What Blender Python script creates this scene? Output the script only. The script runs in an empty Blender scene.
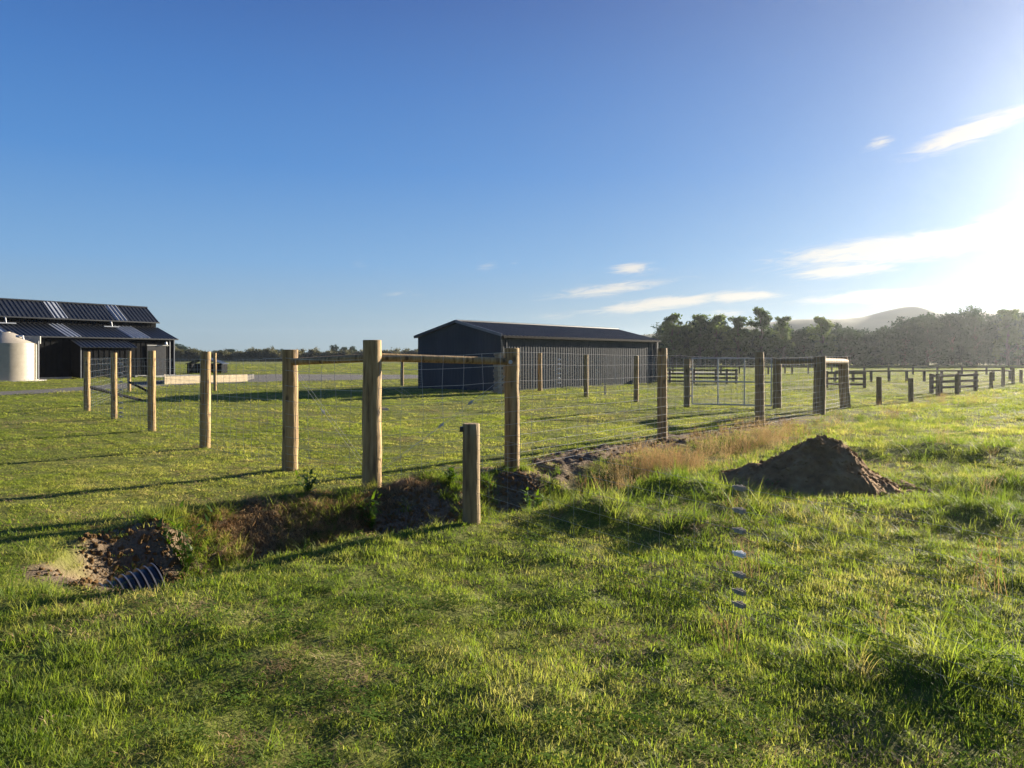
import bpy, math, random
import numpy as np
from mathutils import Vector, Matrix

rnd = random.Random(7)
rng = np.random.default_rng(11)
scn = bpy.context.scene
C = scn.collection
R = math.radians
EYE, HOR, F = 1.6, 356.0, 731.0          # camera height, horizon row, focal length in pixels
SUN_AZ, SUN_EL = 49.0, 13.0

def at(px, py):                           # ground point seen at a pixel of the photograph
    Y = EYE*F/(py-HOR)
    return ((px-512)*Y/F, Y)
def zat(py, Y):
    return EYE-(py-HOR)*Y/F

# ------------------------------------------------------------------ noise
_perm = np.random.default_rng(3).permutation(512)
_grad = np.random.default_rng(4).uniform(-1, 1, 512)
def vnoise(x, y, seed=0):
    xi = np.floor(x).astype(np.int64); yi = np.floor(y).astype(np.int64)
    fx = x-xi; fy = y-yi
    fx = fx*fx*(3-2*fx); fy = fy*fy*(3-2*fy)
    def h(a, b): return _grad[_perm[(_perm[(a+seed*17) % 512]+b) % 512]]
    v = (h(xi, yi)*(1-fx)+h(xi+1, yi)*fx)*(1-fy)+(h(xi, yi+1)*(1-fx)+h(xi+1, yi+1)*fx)*fy
    return v
def fbm(x, y, oct=4, seed=0):
    s = 0; a = 1; n = 0
    for k in range(oct):
        s = s+a*vnoise(x*2**k+k*13.7, y*2**k-k*7.3, seed+k); n += a; a *= .5
    return s/n
def sstep(a, b, x):
    t = np.clip((x-a)/(b-a), 0, 1)
    return t*t*(3-2*t)

# ------------------------------------------------------------------ terrain
def poly_dist(x, y, pts):
    """distance to a polyline, signed side (+ = left of travel), arclength parameter index"""
    best = np.full(np.shape(x), 1e9); side = np.zeros(np.shape(x)); par = np.zeros(np.shape(x))
    for i in range(len(pts)-1):
        ax, ay = pts[i]; bx, by = pts[i+1]
        dx, dy = bx-ax, by-ay; L2 = dx*dx+dy*dy
        t = np.clip(((x-ax)*dx+(y-ay)*dy)/L2, 0, 1)
        d = np.hypot(x-ax-t*dx, y-ay-t*dy)
        sd = np.sign(dx*(y-ay)-dy*(x-ax))
        m = d < best
        best = np.where(m, d, best); side = np.where(m, sd, side); par = np.where(m, i+t, par)
    return best, side, par
DITCH = [(-2.72, 5.95), (-1.95, 6.95), (-1.1, 7.6), (-0.15, 8.2), (1.1, 9.3), (3.0, 11.6), (6.0, 15.2), (10, 20)]
DDEP = [.58, .56, .50, .42, .26, .18, .10, .05]
DHW = [.88, .95, .93, .85, .8, .8, .8, .8]
FENCE_R = [(-1.71, 8.93), (0, 9.92), (2.86, 13.93), (5.84, 17.2), (8.5, 20.17), (10.3, 22.5), (12.0, 23.9), (13.9, 25.4), (18.4, 30.8), (24, 36.6), (34, 47)]
LUMPS = [(.92, 7.35, .17, .38, .42), (1.62, 6.75, .12, .40, .4), (2.2, 3.75, .10, .5, .3), (1.9, 8.6, .14, .6, .5), (2.6, 7.6, .10, .5, .4),
         (-3.9, 4.7, .10, .6, .4), (4.9, 7.4, .10, .7, .5), (6.3, 9.0, .12, .8, .6), (5.2, 5.6, .08, .6, .4), (7.4, 12, .14, 1, .7), (5.5, 12, .1, 1, .7)]
def ditch_f(x, y):
    d, s, p = poly_dist(x, y, DITCH)
    hw = np.interp(p, range(len(DHW)), DHW); dep = np.interp(p, range(len(DDEP)), DDEP)
    wob = .10*vnoise(x*2.1, y*2.1, 5)
    r = (d+wob)/hw
    far = 1-sstep(.52, 1.04, r); near = 1-sstep(.45, 1.0, r)
    f = np.where(s > 0, far, near)
    return d, s, p, hw, dep, f
def H(x, y):
    x = np.asarray(x, float); y = np.asarray(y, float)
    dist = np.hypot(x, y)
    fade = 1-sstep(17, 27, dist)
    rough = .35+.65*sstep(-.5, 1.2, x-(y-9.9)*.72)         # the paddock side is rougher
    near = 1-sstep(11, 22, dist)
    z = fade*(.035*vnoise(x*.35, y*.35, 1)+((.033*vnoise(x*.9+3, y*.9, 2)+.022*vnoise(x*2.3, y*2.3, 3))+.012*vnoise(x*6, y*6, 4))*rough*(0.4+.6*near))
    for lx, ly, h, ra, rb in LUMPS:
        z = z+h*np.exp(-((x-lx)/ra)**2-((y-ly)/rb)**2)
    d, s, p, hw, dep, f = ditch_f(x, y)
    sl = soil(x, y)
    z = z-dep*f+sl*near*np.clip((np.hypot(x+2.95, y-5.4)-.6)/.7, .10, 1)*(.10*fbm(x*2.6, y*2.6, 4, 9)+.05*np.abs(vnoise(x*8, y*8, 12))-.03*np.abs(vnoise(x*17, y*17, 13)))
    u = (x+2.75)*.97-(y-5.3)*.24; v = (x+2.75)*.24+(y-5.3)*.97
    z = z-.07*np.exp(-(u/.55)**2-(v/.32)**2)
    # spoil heaped on the far rim
    z = z+.045*np.exp(-((d-hw*1.12)/.28)**2)*(s > 0)*(p < 3.2)*(p > .15)*(1+.8*vnoise(x*1.6, y*1.6, 8))
    return z
def soil(x, y):
    x = np.asarray(x, float); y = np.asarray(y, float)
    d, s, p = poly_dist(x, y, DITCH)
    hw = np.interp(p, range(len(DHW)), DHW)
    n = fbm(x*1.7, y*1.7, 4, 21)
    bank = np.where(s > 0, 1-sstep(hw*.98, hw*1.25+.12*sstep(.6, 2, p), d+.30*n), 1-sstep(hw*.62, hw*.9, d+.15*n))
    endm = 1-sstep(3.1, 4.0, p+.5*n)
    a = bank*endm
    c, sn = math.cos(R(38)), math.sin(R(38))
    c3, s3 = math.cos(R(-14)), math.sin(R(-14))
    u = (x+2.92)*c3+(y-5.27)*s3; v = -(x+2.92)*s3+(y-5.27)*c3
    b = 1-sstep(.75, 1.1, np.hypot(u/.74, v/.30)+.3*n)
    u2 = (x+3.3)*c+(y-6.2)*sn; v2 = -(x+3.3)*sn+(y-6.2)*c
    b2 = (1-sstep(.6, 1.15, np.hypot(u2/.45, v2/.38)+.5*n))*.8
    fd, fs, fp = poly_dist(x, y, FENCE_R)
    off = np.where(fs > 0, -fd, fd)
    st = (1-sstep(.34, .60, np.abs(off-.12)+.24*n))*sstep(.35, .8, fp)*(1-sstep(3.0, 4.4, fp+.4*n))
    return np.clip(np.maximum.reduce([a, b, b2, st]), 0, 1)

# ------------------------------------------------------------------ materials
def ng(name):
    m = bpy.data.materials.new(name); m.use_nodes = True
    nt = m.node_tree; bs = nt.nodes['Principled BSDF']
    return m, nt, bs
def N(nt, t, **kw):
    n = nt.nodes.new(t)
    for k, v in kw.items():
        if k.startswith('i_'):
            key = k[2:]
            n.inputs[int(key) if key.isdigit() else key].default_value = v
        else: setattr(n, k, v)
    return n
def ramp(nt, fac, stops):
    r = nt.nodes.new('ShaderNodeValToRGB')
    e = r.color_ramp.elements
    while len(e) < len(stops): e.new(.5)
    for q, (p, c) in zip(e, stops):
        q.position = p; q.color = (*c, 1)
    nt.links.new(fac, r.inputs[0]); return r.outputs[0]
def mixc(nt, fac, a, b, mode='MIX'):
    m = nt.nodes.new('ShaderNodeMix'); m.data_type = 'RGBA'; m.blend_type = mode
    for s, v in ((m.inputs[0], fac), (m.inputs[6], a), (m.inputs[7], b)):
        if hasattr(v, 'is_linked') or isinstance(v, bpy.types.NodeSocket): nt.links.new(v, s)
        elif isinstance(v, (tuple, list)): s.default_value = (*v, 1) if len(v) == 3 else v
        else: s.default_value = v
    return m.outputs[2]
def noise(nt, scale, detail=4, vec=None, rough=.55):
    n = N(nt, 'ShaderNodeTexNoise', i_Scale=scale, i_Detail=detail, i_Roughness=rough)
    if vec is not None: nt.links.new(vec, n.inputs['Vector'])
    return n.outputs['Fac']
def pmat(name, stops, scale=4, rough=.7, metal=0, stretch=(1, 1, 1), bump=0.0, bscale=None, spec=.5, coords='Object', detail=5):
    m, nt, bs = ng(name)
    tc = N(nt, 'ShaderNodeTexCoord'); mp = N(nt, 'ShaderNodeMapping')
    mp.inputs['Scale'].default_value = stretch
    nt.links.new(tc.outputs[coords], mp.inputs[0])
    f = noise(nt, scale, detail, mp.outputs[0])
    nt.links.new(ramp(nt, f, stops), bs.inputs['Base Color'])
    bs.inputs['Roughness'].default_value = rough; bs.inputs['Metallic'].default_value = metal
    bs.inputs['Specular IOR Level'].default_value = spec
    if bump:
        b = N(nt, 'ShaderNodeBump', i_Strength=1.0, i_Distance=bump)
        f2 = noise(nt, bscale or scale*3, 5, mp.outputs[0])
        nt.links.new(f2, b.inputs['Height']); nt.links.new(b.outputs[0], bs.inputs['Normal'])
    return m
M = {}
def lin(*c): return c
M['post'] = pmat('round_post_wood', [(.28, (.10, .055, .02)), (.45, (.29, .18, .065)), (.6, (.38, .25, .10)), (.75, (.50, .36, .16))], 8, .8, stretch=(3, 3, .28), bump=.010, bscale=14)
M['post_grey'] = pmat('weathered_post_wood', [(.28, (.08, .05, .022)), (.45, (.21, .14, .06)), (.6, (.27, .19, .085)), (.75, (.37, .28, .14))], 8, .85, stretch=(3, 3, .28), bump=.010, bscale=14)
M['timber'] = pmat('new_sawn_timber', [(.3, (.42, .33, .19)), (.7, (.62, .51, .33))], 3, .75, stretch=(.4, 3, 3), bump=.003)
M['pallet'] = pmat('pallet_wood', [(.3, (.34, .25, .15)), (.7, (.52, .41, .27))], 4, .8, stretch=(.5, 3, 3))
M['rail'] = pmat('rail_wood', [(.3, (.10, .07, .045)), (.7, (.20, .15, .095))], 4, .85, stretch=(.6, 3, 3))
M['wire'] = pmat('galvanised_wire', [(.3, (.42, .41, .39)), (.7, (.58, .57, .54))], 30, .42, metal=.5)
M['galv'] = pmat('galvanised_steel', [(.3, (.34, .34, .33)), (.7, (.50, .50, .48))], 12, .5, metal=.35)
M['dull'] = pmat('dull_weathered_zinc', [(.3, (.24, .21, .16)), (.7, (.38, .34, .27))], 20, .7)
M['rib_crest'] = pmat('grey_pipe_rib', [(.3, (.16, .155, .15)), (.7, (.30, .29, .28))], 8, .5)  # lighter grey for the crests of the pipe ribs
M['barn_wall'] = pmat('black_wall_cladding', [(.3, (.006, .0065, .0075)), (.7, (.012, .0125, .014))], 2.5, .7, spec=.03)
M['barn_roof'] = pmat('black_roofing_steel', [(.3, (.013, .0155, .019)), (.7, (.022, .025, .029))], 1.5, .42, stretch=(1, .2, 1))
M['sky_light'] = pmat('translucent_roof_sheet', [(.3, (.22, .24, .27)), (.7, (.32, .34, .37))], 2, .35)
M['shed_wall'] = pmat('dark_blue_grey_cladding', [(.3, (.040, .048, .057)), (.7, (.055, .064, .074))], 1.2, .65, stretch=(1, 1, .25), spec=.1)
M['shed_roof'] = pmat('dark_blue_grey_roofing', [(.3, (.030, .037, .046)), (.7, (.044, .051, .060))], 1.2, .5, spec=.3)
M['flash'] = pmat('pale_edge_flashing', [(.3, (.11, .12, .14)), (.7, (.16, .17, .19))], 2, .4)
M['tank'] = pmat('beige_polyethylene', [(.3, (.33, .29, .225)), (.7, (.39, .345, .27))], 3, .38)
M['white'] = pmat('white_plastic', [(.3, (.72, .72, .70)), (.7, (.82, .82, .80))], 5, .4)
M['black'] = pmat('black_plastic', [(.3, (.012, .012, .013)), (.7, (.03, .03, .032))], 6, .35)
M['concrete'] = pmat('concrete', [(.3, (.26, .25, .23)), (.7, (.38, .37, .34))], 5, .85)
M['gravel'] = pmat('grey_gravel', [(.3, (.038, .035, .031)), (.5, (.07, .065, .057)), (.72, (.125, .115, .10))], 9, .95, bump=.03, bscale=22)
M['soilheap'] = pmat('heaped_soil', [(.2, (.14, .075, .028)), (.5, (.26, .15, .06)), (.8, (.40, .265, .125))], 6, 1, bump=.03, bscale=16, spec=.15)
M['bark'] = pmat('bark', [(.3, (.06, .045, .03)), (.7, (.16, .125, .09))], 6, .9, stretch=(3, 3, .5))
M['hill'] = pmat('hill_pasture', [(.3, (.035, .05, .022)), (.55, (.075, .085, .04)), (.75, (.13, .12, .06))], .02, .95, detail=8)

def knots(m):
    nt = m.node_tree; bs = nt.nodes['Principled BSDF']; src = bs.inputs['Base Color'].links[0].from_socket
    tc = N(nt, 'ShaderNodeTexCoord'); mp = N(nt, 'ShaderNodeMapping'); mp.inputs['Scale'].default_value = (1, 1, .55)
    nt.links.new(tc.outputs['Object'], mp.inputs[0])
    vo = N(nt, 'ShaderNodeTexVoronoi', i_Scale=6.5); nt.links.new(mp.outputs[0], vo.inputs['Vector'])
    mr = N(nt, 'ShaderNodeMapRange', i_1=.10, i_2=.24, i_3=.85, i_4=0.0); nt.links.new(vo.outputs['Distance'], mr.inputs[0])
    nt.links.new(mixc(nt, mr.outputs[0], src, (.055, .03, .014)), bs.inputs['Base Color'])
knots(M['post']); knots(M['post_grey'])
def leaf_mat(name, stops, trans=.45, rough=.5, nscale=.5, rv=.38, spec=.3):
    m, nt, bs = ng(name)
    geo = N(nt, 'ShaderNodeNewGeometry'); oi = N(nt, 'ShaderNodeObjectInfo')
    f = noise(nt, nscale, 4, geo.outputs['Position'])
    a = N(nt, 'ShaderNodeMath', operation='MULTIPLY_ADD'); a.inputs[1].default_value = rv; a.inputs[2].default_value = -rv/2
    nt.links.new(oi.outputs['Random'], a.inputs[0])
    b = N(nt, 'ShaderNodeMath', operation='ADD'); nt.links.new(f, b.inputs[0]); nt.links.new(a.outputs[0], b.inputs[1])
    col = ramp(nt, b.outputs[0], stops)
    nt.links.new(col, bs.inputs['Base Color'])
    bs.inputs['Roughness'].default_value = rough; bs.inputs['Specular IOR Level'].default_value = spec
    tr = N(nt, 'ShaderNodeBsdfTranslucent')
    hs = N(nt, 'ShaderNodeHueSaturation', i_Saturation=1.15, i_Value=1.5, i_Hue=.488); nt.links.new(col, hs.inputs['Color'])
    nt.links.new(hs.outputs[0], tr.inputs[0])
    mx = N(nt, 'ShaderNodeMixShader', i_0=trans)
    nt.links.new(bs.outputs[0], mx.inputs[1]); nt.links.new(tr.outputs[0], mx.inputs[2])
    nt.links.new(mx.outputs[0], nt.nodes['Material Output'].inputs[0])
    return m
M['grass'] = leaf_mat('turf_blades', [(.2, (.085, .142, .026)), (.42, (.148, .21, .042)), (.6, (.212, .25, .062)), (.78, (.32, .30, .11))], .55, .6, .45, spec=.15)
M['pale_turf'] = leaf_mat('mown_and_hazed_turf_blades', [(.2, (.128, .186, .036)), (.42, (.205, .26, .058)), (.6, (.285, .31, .082)), (.78, (.39, .36, .135))], .6, .6, .3, spec=.15)
M['longgrass'] = leaf_mat('long_grass_blades', [(.22, (.078, .13, .025)), (.45, (.136, .195, .04)), (.65, (.20, .235, .06)), (.82, (.31, .285, .10))], .55, .6, .9, spec=.12)
M['drygrass'] = leaf_mat('dry_seed_grass', [(.25, (.21, .14, .07)), (.5, (.32, .235, .115)), (.75, (.36, .30, .15))], .35, .85, 1.0, spec=.1)
M['clover'] = leaf_mat('clover_leaves', [(.25, (.06, .11, .02)), (.5, (.09, .15, .03)), (.75, (.14, .19, .045))], .4, 1.0, 2, spec=0)
M['straw'] = leaf_mat('dead_straw', [(.25, (.24, .155, .075)), (.5, (.40, .28, .145)), (.75, (.50, .39, .22))], .3, .8, 1.5, spec=.1)
M['weed'] = leaf_mat('broad_weed_leaves', [(.3, (.05, .10, .015)), (.6, (.10, .17, .025))], .45, .4, 3)
M['leaf_dark'] = leaf_mat('dense_tree_leaves', [(.25, (.018, .042, .022)), (.5, (.032, .064, .032)), (.75, (.06, .10, .044))], .16, .7, .35, rv=.62, spec=.1)
M['leaf_poplar'] = leaf_mat('airy_tree_leaves', [(.25, (.055, .09, .032)), (.5, (.09, .135, .046)), (.75, (.14, .18, .065))], .35, .65, .35, spec=.15)
M['leaf_hedge'] = leaf_mat('hedge_leaves', [(.25, (.04, .045, .02)), (.5, (.085, .085, .035)), (.75, (.15, .14, .065))], .3, .7, .3)

def ground_mat():
    m, nt, bs = ng('pasture_ground')
    geo = N(nt, 'ShaderNodeNewGeometry'); at_ = N(nt, 'ShaderNodeAttribute', attribute_name='soil')
    P = geo.outputs['Position']
    g1 = noise(nt, .35, 6, P); g2 = noise(nt, 9, 5, P)
    turf = ramp(nt, g1, [(.3, (.09, .11, .02)), (.5, (.14, .155, .028)), (.7, (.22, .2, .05))])
    turf = mixc(nt, .55, turf, ramp(nt, g2, [(.3, (.05, .06, .016)), (.7, (.19, .20, .05))]))
    s1 = noise(nt, 5, 7, P, .65); s2 = noise(nt, 38, 4, P)
    so = ramp(nt, s1, [(.25, (.08, .055, .034)), (.5, (.16, .115, .072)), (.68, (.24, .175, .112)), (.82, (.33, .255, .17))])
    so = mixc(nt, .35, so, ramp(nt, s2, [(.35, (.05, .036, .024)), (.7, (.22, .175, .12))]))
    nt.links.new(mixc(nt, at_.outputs['Fac'], turf, so), bs.inputs['Base Color'])
    bs.inputs['Roughness'].default_value = 1; bs.inputs['Specular IOR Level'].default_value = .1
    b = N(nt, 'ShaderNodeBump', i_Strength=.8, i_Distance=.03)
    nt.links.new(noise(nt, 30, 6, P), b.inputs['Height']); nt.links.new(b.outputs[0], bs.inputs['Normal'])
    return m
M['ground'] = ground_mat()

# ------------------------------------------------------------------ mesh helpers
class MB:
    def __init__(s): s.v = []; s.f = []
    def add(s, vs, fs):
        o = len(s.v); s.v.extend(vs); s.f.extend([tuple(i+o for i in f) for f in fs]); return s
    def box(s, c, size, rot=None):
        x, y, z = (k/2 for k in size)
        vs = [Vector((a*x, b*y, d*z)) for a in (-1, 1) for b in (-1, 1) for d in (-1, 1)]
        if rot is not None: vs = [rot @ v for v in vs]
        vs = [tuple(v+Vector(c)) for v in vs]
        return s.add(vs, [(0, 1, 3, 2), (4, 6, 7, 5), (0, 4, 5, 1), (2, 3, 7, 6), (0, 2, 6, 4), (1, 5, 7, 3)])
    def tube(s, pts, rad, n=8, cap=True):
        pts = [Vector(p) for p in pts]
        if not hasattr(rad, '__len__'): rad = [rad]*len(pts)
        o = []; k0 = None
        rings = []
        for i, p in enumerate(pts):
            t = (pts[min(i+1, len(pts)-1)]-pts[max(i-1, 0)]).normalized()
            if k0 is None:
                k0 = Vector((1, 0, 0)) if abs(t.x) < .8 else Vector((0, 1, 0))
            a = (k0-t*k0.dot(t)).normalized(); b = t.cross(a); k0 = a
            rings.append([tuple(p+(a*math.cos(2*math.pi*j/n)+b*math.sin(2*math.pi*j/n))*rad[i]) for j in range(n)])
        vs = [v for r in rings for v in r]
        fs = [(i*n+j, i*n+(j+1) % n, (i+1)*n+(j+1) % n, (i+1)*n+j) for i in range(len(pts)-1) for j in range(n)]
        if cap: fs += [tuple(range(n-1, -1, -1)), tuple((len(pts)-1)*n+j for j in range(n))]
        return s.add(vs, fs)
    def prism(s, poly, x0, x1):
        """polygon in (y,z) extruded along x"""
        n = len(poly)
        vs = [(x0, a, b) for a, b in poly]+[(x1, a, b) for a, b in poly]
        fs = [tuple(range(n)), tuple(range(2*n-1, n-1, -1))]+[(i, i+n, (i+1) % n+n, (i+1) % n) for i in range(n)]
        return s.add(vs, fs)
    def ribbed(s, x0, x1, top, bot, period=.3, rib=.045, thick=.03):
        """steel sheet between top (y,z) and bottom (y,z), ribs running down the slope, trapezoid profile along x"""
        ty, tz = top; by, bz = bot
        d = Vector((0, by-ty, bz-tz)).normalized(); nrm = Vector((1, 0, 0)).cross(d)
        if nrm.z < 0: nrm = -nrm
        prof = []; x = x0
        while x < x1-1e-6:
            for fx, h in ((0, 0), (.62, 0), (.72, rib), (.90, rib), (1.0, 0)):
                xx = x+fx*period
                if xx <= x1+1e-6 and (not prof or xx > prof[-1][0]+1e-6): prof.append((xx, h))
            x += period
        vs = []
        for xx, h in prof:
            for (yy, zz) in ((ty, tz), (by, bz)):
                p = Vector((xx, yy, zz)); vs += [tuple(p+nrm*h), tuple(p-nrm*thick)]
        fs = []
        for i in range(len(prof)-1):
            a = i*4; b = a+4
            fs += [(a, b, b+2, a+2), (a+1, a+3, b+3, b+1), (a, a+1, b+1, b), (a+2, b+2, b+3, a+3)]
        e = (len(prof)-1)*4
        fs += [(0, 2, 3, 1), (e, e+1, e+3, e+2)]
        return s.add(vs, fs)
    def build(s, name, mat, parent=None, smooth=False, bevel=0):
        me = bpy.data.meshes.new(name); me.from_pydata(s.v, [], s.f); me.update()
        if smooth:
            me.polygons.foreach_set('use_smooth', [True]*len(me.polygons))
        me.materials.append(mat)
        o = bpy.data.objects.new(name, me); C.objects.link(o)
        if parent is not None: o.parent = parent
        if smooth and hasattr(me, 'set_sharp_from_angle'): me.set_sharp_from_angle(angle=R(40))
        if bevel:
            b = o.modifiers.new('bevel', 'BEVEL'); b.width = bevel; b.segments = 2; b.limit_method = 'ANGLE'
        return o
def tag(o, label=None, cat=None, group=None, kind=None):
    if label: o['label'] = label
    if cat: o['category'] = cat
    if group: o['group'] = group
    if kind: o['kind'] = kind
    return o
def empty(name, loc, rz=0):
    o = bpy.data.objects.new(name, None); C.objects.link(o)
    o.location = loc; o.rotation_euler = (0, 0, rz); o.empty_display_size = .2
    return o
def copy_tree(o, parent=None):
    c = o.copy(); C.objects.link(c)
    if parent is not None: c.parent = parent
    for ch in list(o.children): copy_tree(ch, c)
    return c
def gz(x, y): return float(H(np.array([x]), np.array([y]))[0])

# ------------------------------------------------------------------ the ground sheet
def axis(lo, hi, step, far, g=1.09):
    a = list(np.arange(lo, hi+1e-6, step))
    s = step; x = a[-1]
    while x < far: s *= g; x += s; a.append(min(x, far))
    s = step; x = a[0]; pre = []
    while x > -far: s *= g; x -= s; pre.append(max(x, -far))
    return np.array(pre[::-1]+a)
FAR = 800.
xs = axis(-5.5, 4.5, .045, FAR, 1.06); ys = axis(2.2, 12.0, .045, FAR, 1.06)
XX, YY = np.meshgrid(xs, ys)
ZZ = H(XX, YY); SO = soil(XX, YY)
me = bpy.data.meshes.new('ground')
nv = XX.size; ny, nx = XX.shape
me.vertices.add(nv)
me.vertices.foreach_set('co', np.stack([XX, YY, ZZ], -1).reshape(-1).astype(np.float32))
idx = np.arange(nv).reshape(ny, nx)
q = np.stack([idx[:-1, :-1], idx[:-1, 1:], idx[1:, 1:], idx[1:, :-1]], -1).reshape(-1, 4)
me.loops.add(q.size); me.polygons.add(len(q))
me.loops.foreach_set('vertex_index', q.reshape(-1).astype(np.int32))
me.polygons.foreach_set('loop_start', (np.arange(len(q))*4).astype(np.int32))
me.polygons.foreach_set('use_smooth', np.ones(len(q), bool))
me.update(calc_edges=True)
a = me.attributes.new('soil', 'FLOAT', 'POINT'); a.data.foreach_set('value', SO.reshape(-1).astype(np.float32))
me.materials.append(M['ground'])
ground = bpy.data.objects.new('ground', me); C.objects.link(ground); tag(ground, kind='structure')

# gravel drive, one sheet just above the flat ground
def strip(name, near, far, z, mat):
    mb = MB(); n = len(near)
    mb.add([(x, y, z) for x, y in near]+[(x, y, z) for x, y in far], [(i, i+1, i+1+n, i+n) for i in range(n-1)])
    o = mb.build(name, mat); tag(o, kind='structure'); return o
drive_near = [(-60, 27), (-34, 28.2), (-20.5, 29.3), (-19.6, 33.0), (-18.6, 37.5), (-17.6, 41.5), (-14.6, 45.5), (-9, 49.5), (-2, 54), (8, 60), (22, 70)]
drive_far = [(-60, 30.5), (-36, 31.4), (-22.8, 32.4), (-22.2, 36.0), (-22.5, 43), (-23.5, 52), (-21.0, 64), (-13, 63), (-4, 60.5), (6, 65), (19, 75)]
strip('gravel_drive', drive_near, drive_far, .012, M['gravel'])
def in_poly(x, y, poly):
    r = np.zeros(x.shape, bool); n = len(poly)
    for i in range(n):
        x1, y1 = poly[i]; x2, y2 = poly[(i+1) % n]
        c = ((y1 > y) != (y2 > y)) & (x < (x2-x1)*(y-y1)/(y2-y1+1e-12)+x1)
        r ^= c
    return r
DRIVE = drive_near+drive_far[::-1]

# hills far to the right, ridges with real depth
def hills(name, prof, dist, depth, seed):
    px = np.linspace(prof[0][0], prof[-1][0], 260)
    top = np.interp(px, [p[0] for p in prof], [p[1] for p in prof])
    az = np.arctan((px-512)/F)
    h = EYE+(HOR-top)*dist/F                       # ridge height over flat ground at depth dist
    vs = []; rows = 15
    for k in range(rows):
        t = k/(rows-1)
        for i in range(len(px)):
            Y = dist+(t-.5)*2*depth*.5
            X = (px[i]-512)/F*dist
            w = math.sin(math.pi*t)**.9
            n = float(fbm(np.array([X*.02]), np.array([Y*.02]), 4, seed)[0])
            vs.append((X, Y+6*n, max(-.4, h[i]*w*(1+.22*n*(1-w)))-.2*(1-w)))
    n = len(px)
    fs = [(k*n+i, k*n+i+1, (k+1)*n+i+1, (k+1)*n+i) for k in range(rows-1) for i in range(n-1)]
    o = MB().add(vs, fs).build(name, M['hill'], None, True); tag(o, kind='structure')
hills('hills', [(540, 352), (600, 344), (640, 335), (662, 333), (690, 334), (720, 330), (750, 326), (778, 321), (800, 319), (840, 319), (862, 317),
                (885, 311), (898, 308), (906, 306.5), (914, 309), (928, 313), (950, 315), (975, 313), (1000, 311), (1024, 307), (1060, 303), (1120, 306), (1250, 314), (1500, 330)], 380, 130, 40)

# ------------------------------------------------------------------ instanced ground cover
def blade(v, f, base, ang, L, w, bend, lean0=0., segs=3):
    ca, sa = math.cos(ang), math.sin(ang)
    o = len(v); x = y = 0.; x, y, z = base; th = lean0
    sx, sy = -sa, ca
    for k in range(segs+1):
        t = k/segs
        ww = w*(1-t**1.6)*.5
        if k < segs:
            v.append((x-sx*ww, y-sy*ww, z)); v.append((x+sx*ww, y+sy*ww, z))
        else: v.append((x, y, z))
        th += bend/segs
        st = L/segs
        x += ca*math.sin(th)*st; y += sa*math.sin(th)*st; z += math.cos(th)*st
    for k in range(segs-1):
        a = o+2*k; f.append((a, a+1, a+3, a+2))
    a = o+2*(segs-1); f.append((a, a+1, a+2))
def proto(name, v, f, mat, smooth=True):
    me = bpy.data.meshes.new(name); me.from_pydata(v, [], f); me.materials.append(mat)
    if smooth: me.polygons.foreach_set('use_smooth', [True]*len(f))
    return bpy.data.objects.new(name, me)
def tuft(name, n, rad, L, w, bend, mat, seed):
    r = random.Random(seed); v = []; f = []
    for _ in range(n):
        a = r.uniform(0, 6.283); d = rad*math.sqrt(r.random())
        blade(v, f, (d*math.cos(a), d*math.sin(a), -.01), r.uniform(0, 6.283), r.uniform(*L), r.uniform(*w), r.uniform(*bend), r.uniform(0, .35))
    return proto(name, v, f, mat)
def clover(name, n, rad, mat, seed):
    r = random.Random(seed); v = []; f = []
    for _ in range(n):
        a = r.uniform(0, 6.283); d = rad*math.sqrt(r.random()); h = r.uniform(.02, .055); s = r.uniform(.006, .011)
        x, y = d*math.cos(a), d*math.sin(a)
        for k in range(3):
            b = a+k*2.094; tx = r.uniform(-.4, .4)
            o = len(v)
            for (p, q_) in ((0, 0), (.6, -.55), (1.25, -.25), (1.25, .25), (.6, .55)):
                v.append((x+s*(p*math.cos(b)-q_*math.sin(b)), y+s*(p*math.sin(b)+q_*math.cos(b)), h+s*p*tx))
            f.append((o, o+1, o+2, o+3, o+4))
    return proto(name, v, f, mat, False)
def seedhead(name, n, mat, seed, L=(.35, .62)):
    r = random.Random(seed); v = []; f = []
    for _ in range(n):
        a = r.uniform(0, 6.283); d = .13*math.sqrt(r.random()); ang = r.uniform(0, 6.283); l = r.uniform(*L); bd = r.uniform(.1, .6); ln = r.uniform(0, .25)
        x, y = d*math.cos(a), d*math.sin(a)
        blade(v, f, (x, y, -.02), ang, l, .0035, bd, ln, 4)
        th = ln+bd*.75; hx = x; hz = 0
        # seed plume: short blades fanned round the stalk's upper third
        for k in range(9):
            t = .66+.34*k/9
            q_ = t*l; thm = ln+bd*t*.6
            bx = x+math.cos(ang)*math.sin(thm)*q_; by = y+math.sin(ang)*math.sin(thm)*q_; bz = math.cos(thm)*q_
            blade(v, f, (bx, by, bz), r.uniform(0, 6.283), r.uniform(.02, .045), .006, .3, r.uniform(.2, .7), 2)
    return proto(name, v, f, mat)
def clod(name, seed, mat):
    r = random.Random(seed)
    import bmesh
    bm = bmesh.new(); bmesh.ops.create_icosphere(bm, subdivisions=2, radius=1)
    for v in bm.verts: v.co *= r.uniform(.7, 1.25)
    for v in bm.verts: v.co.z *= .7
    me = bpy.data.meshes.new(name); bm.to_mesh(me); bm.free(); me.materials.append(mat)
    return bpy.data.objects.new(name, me)

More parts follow.
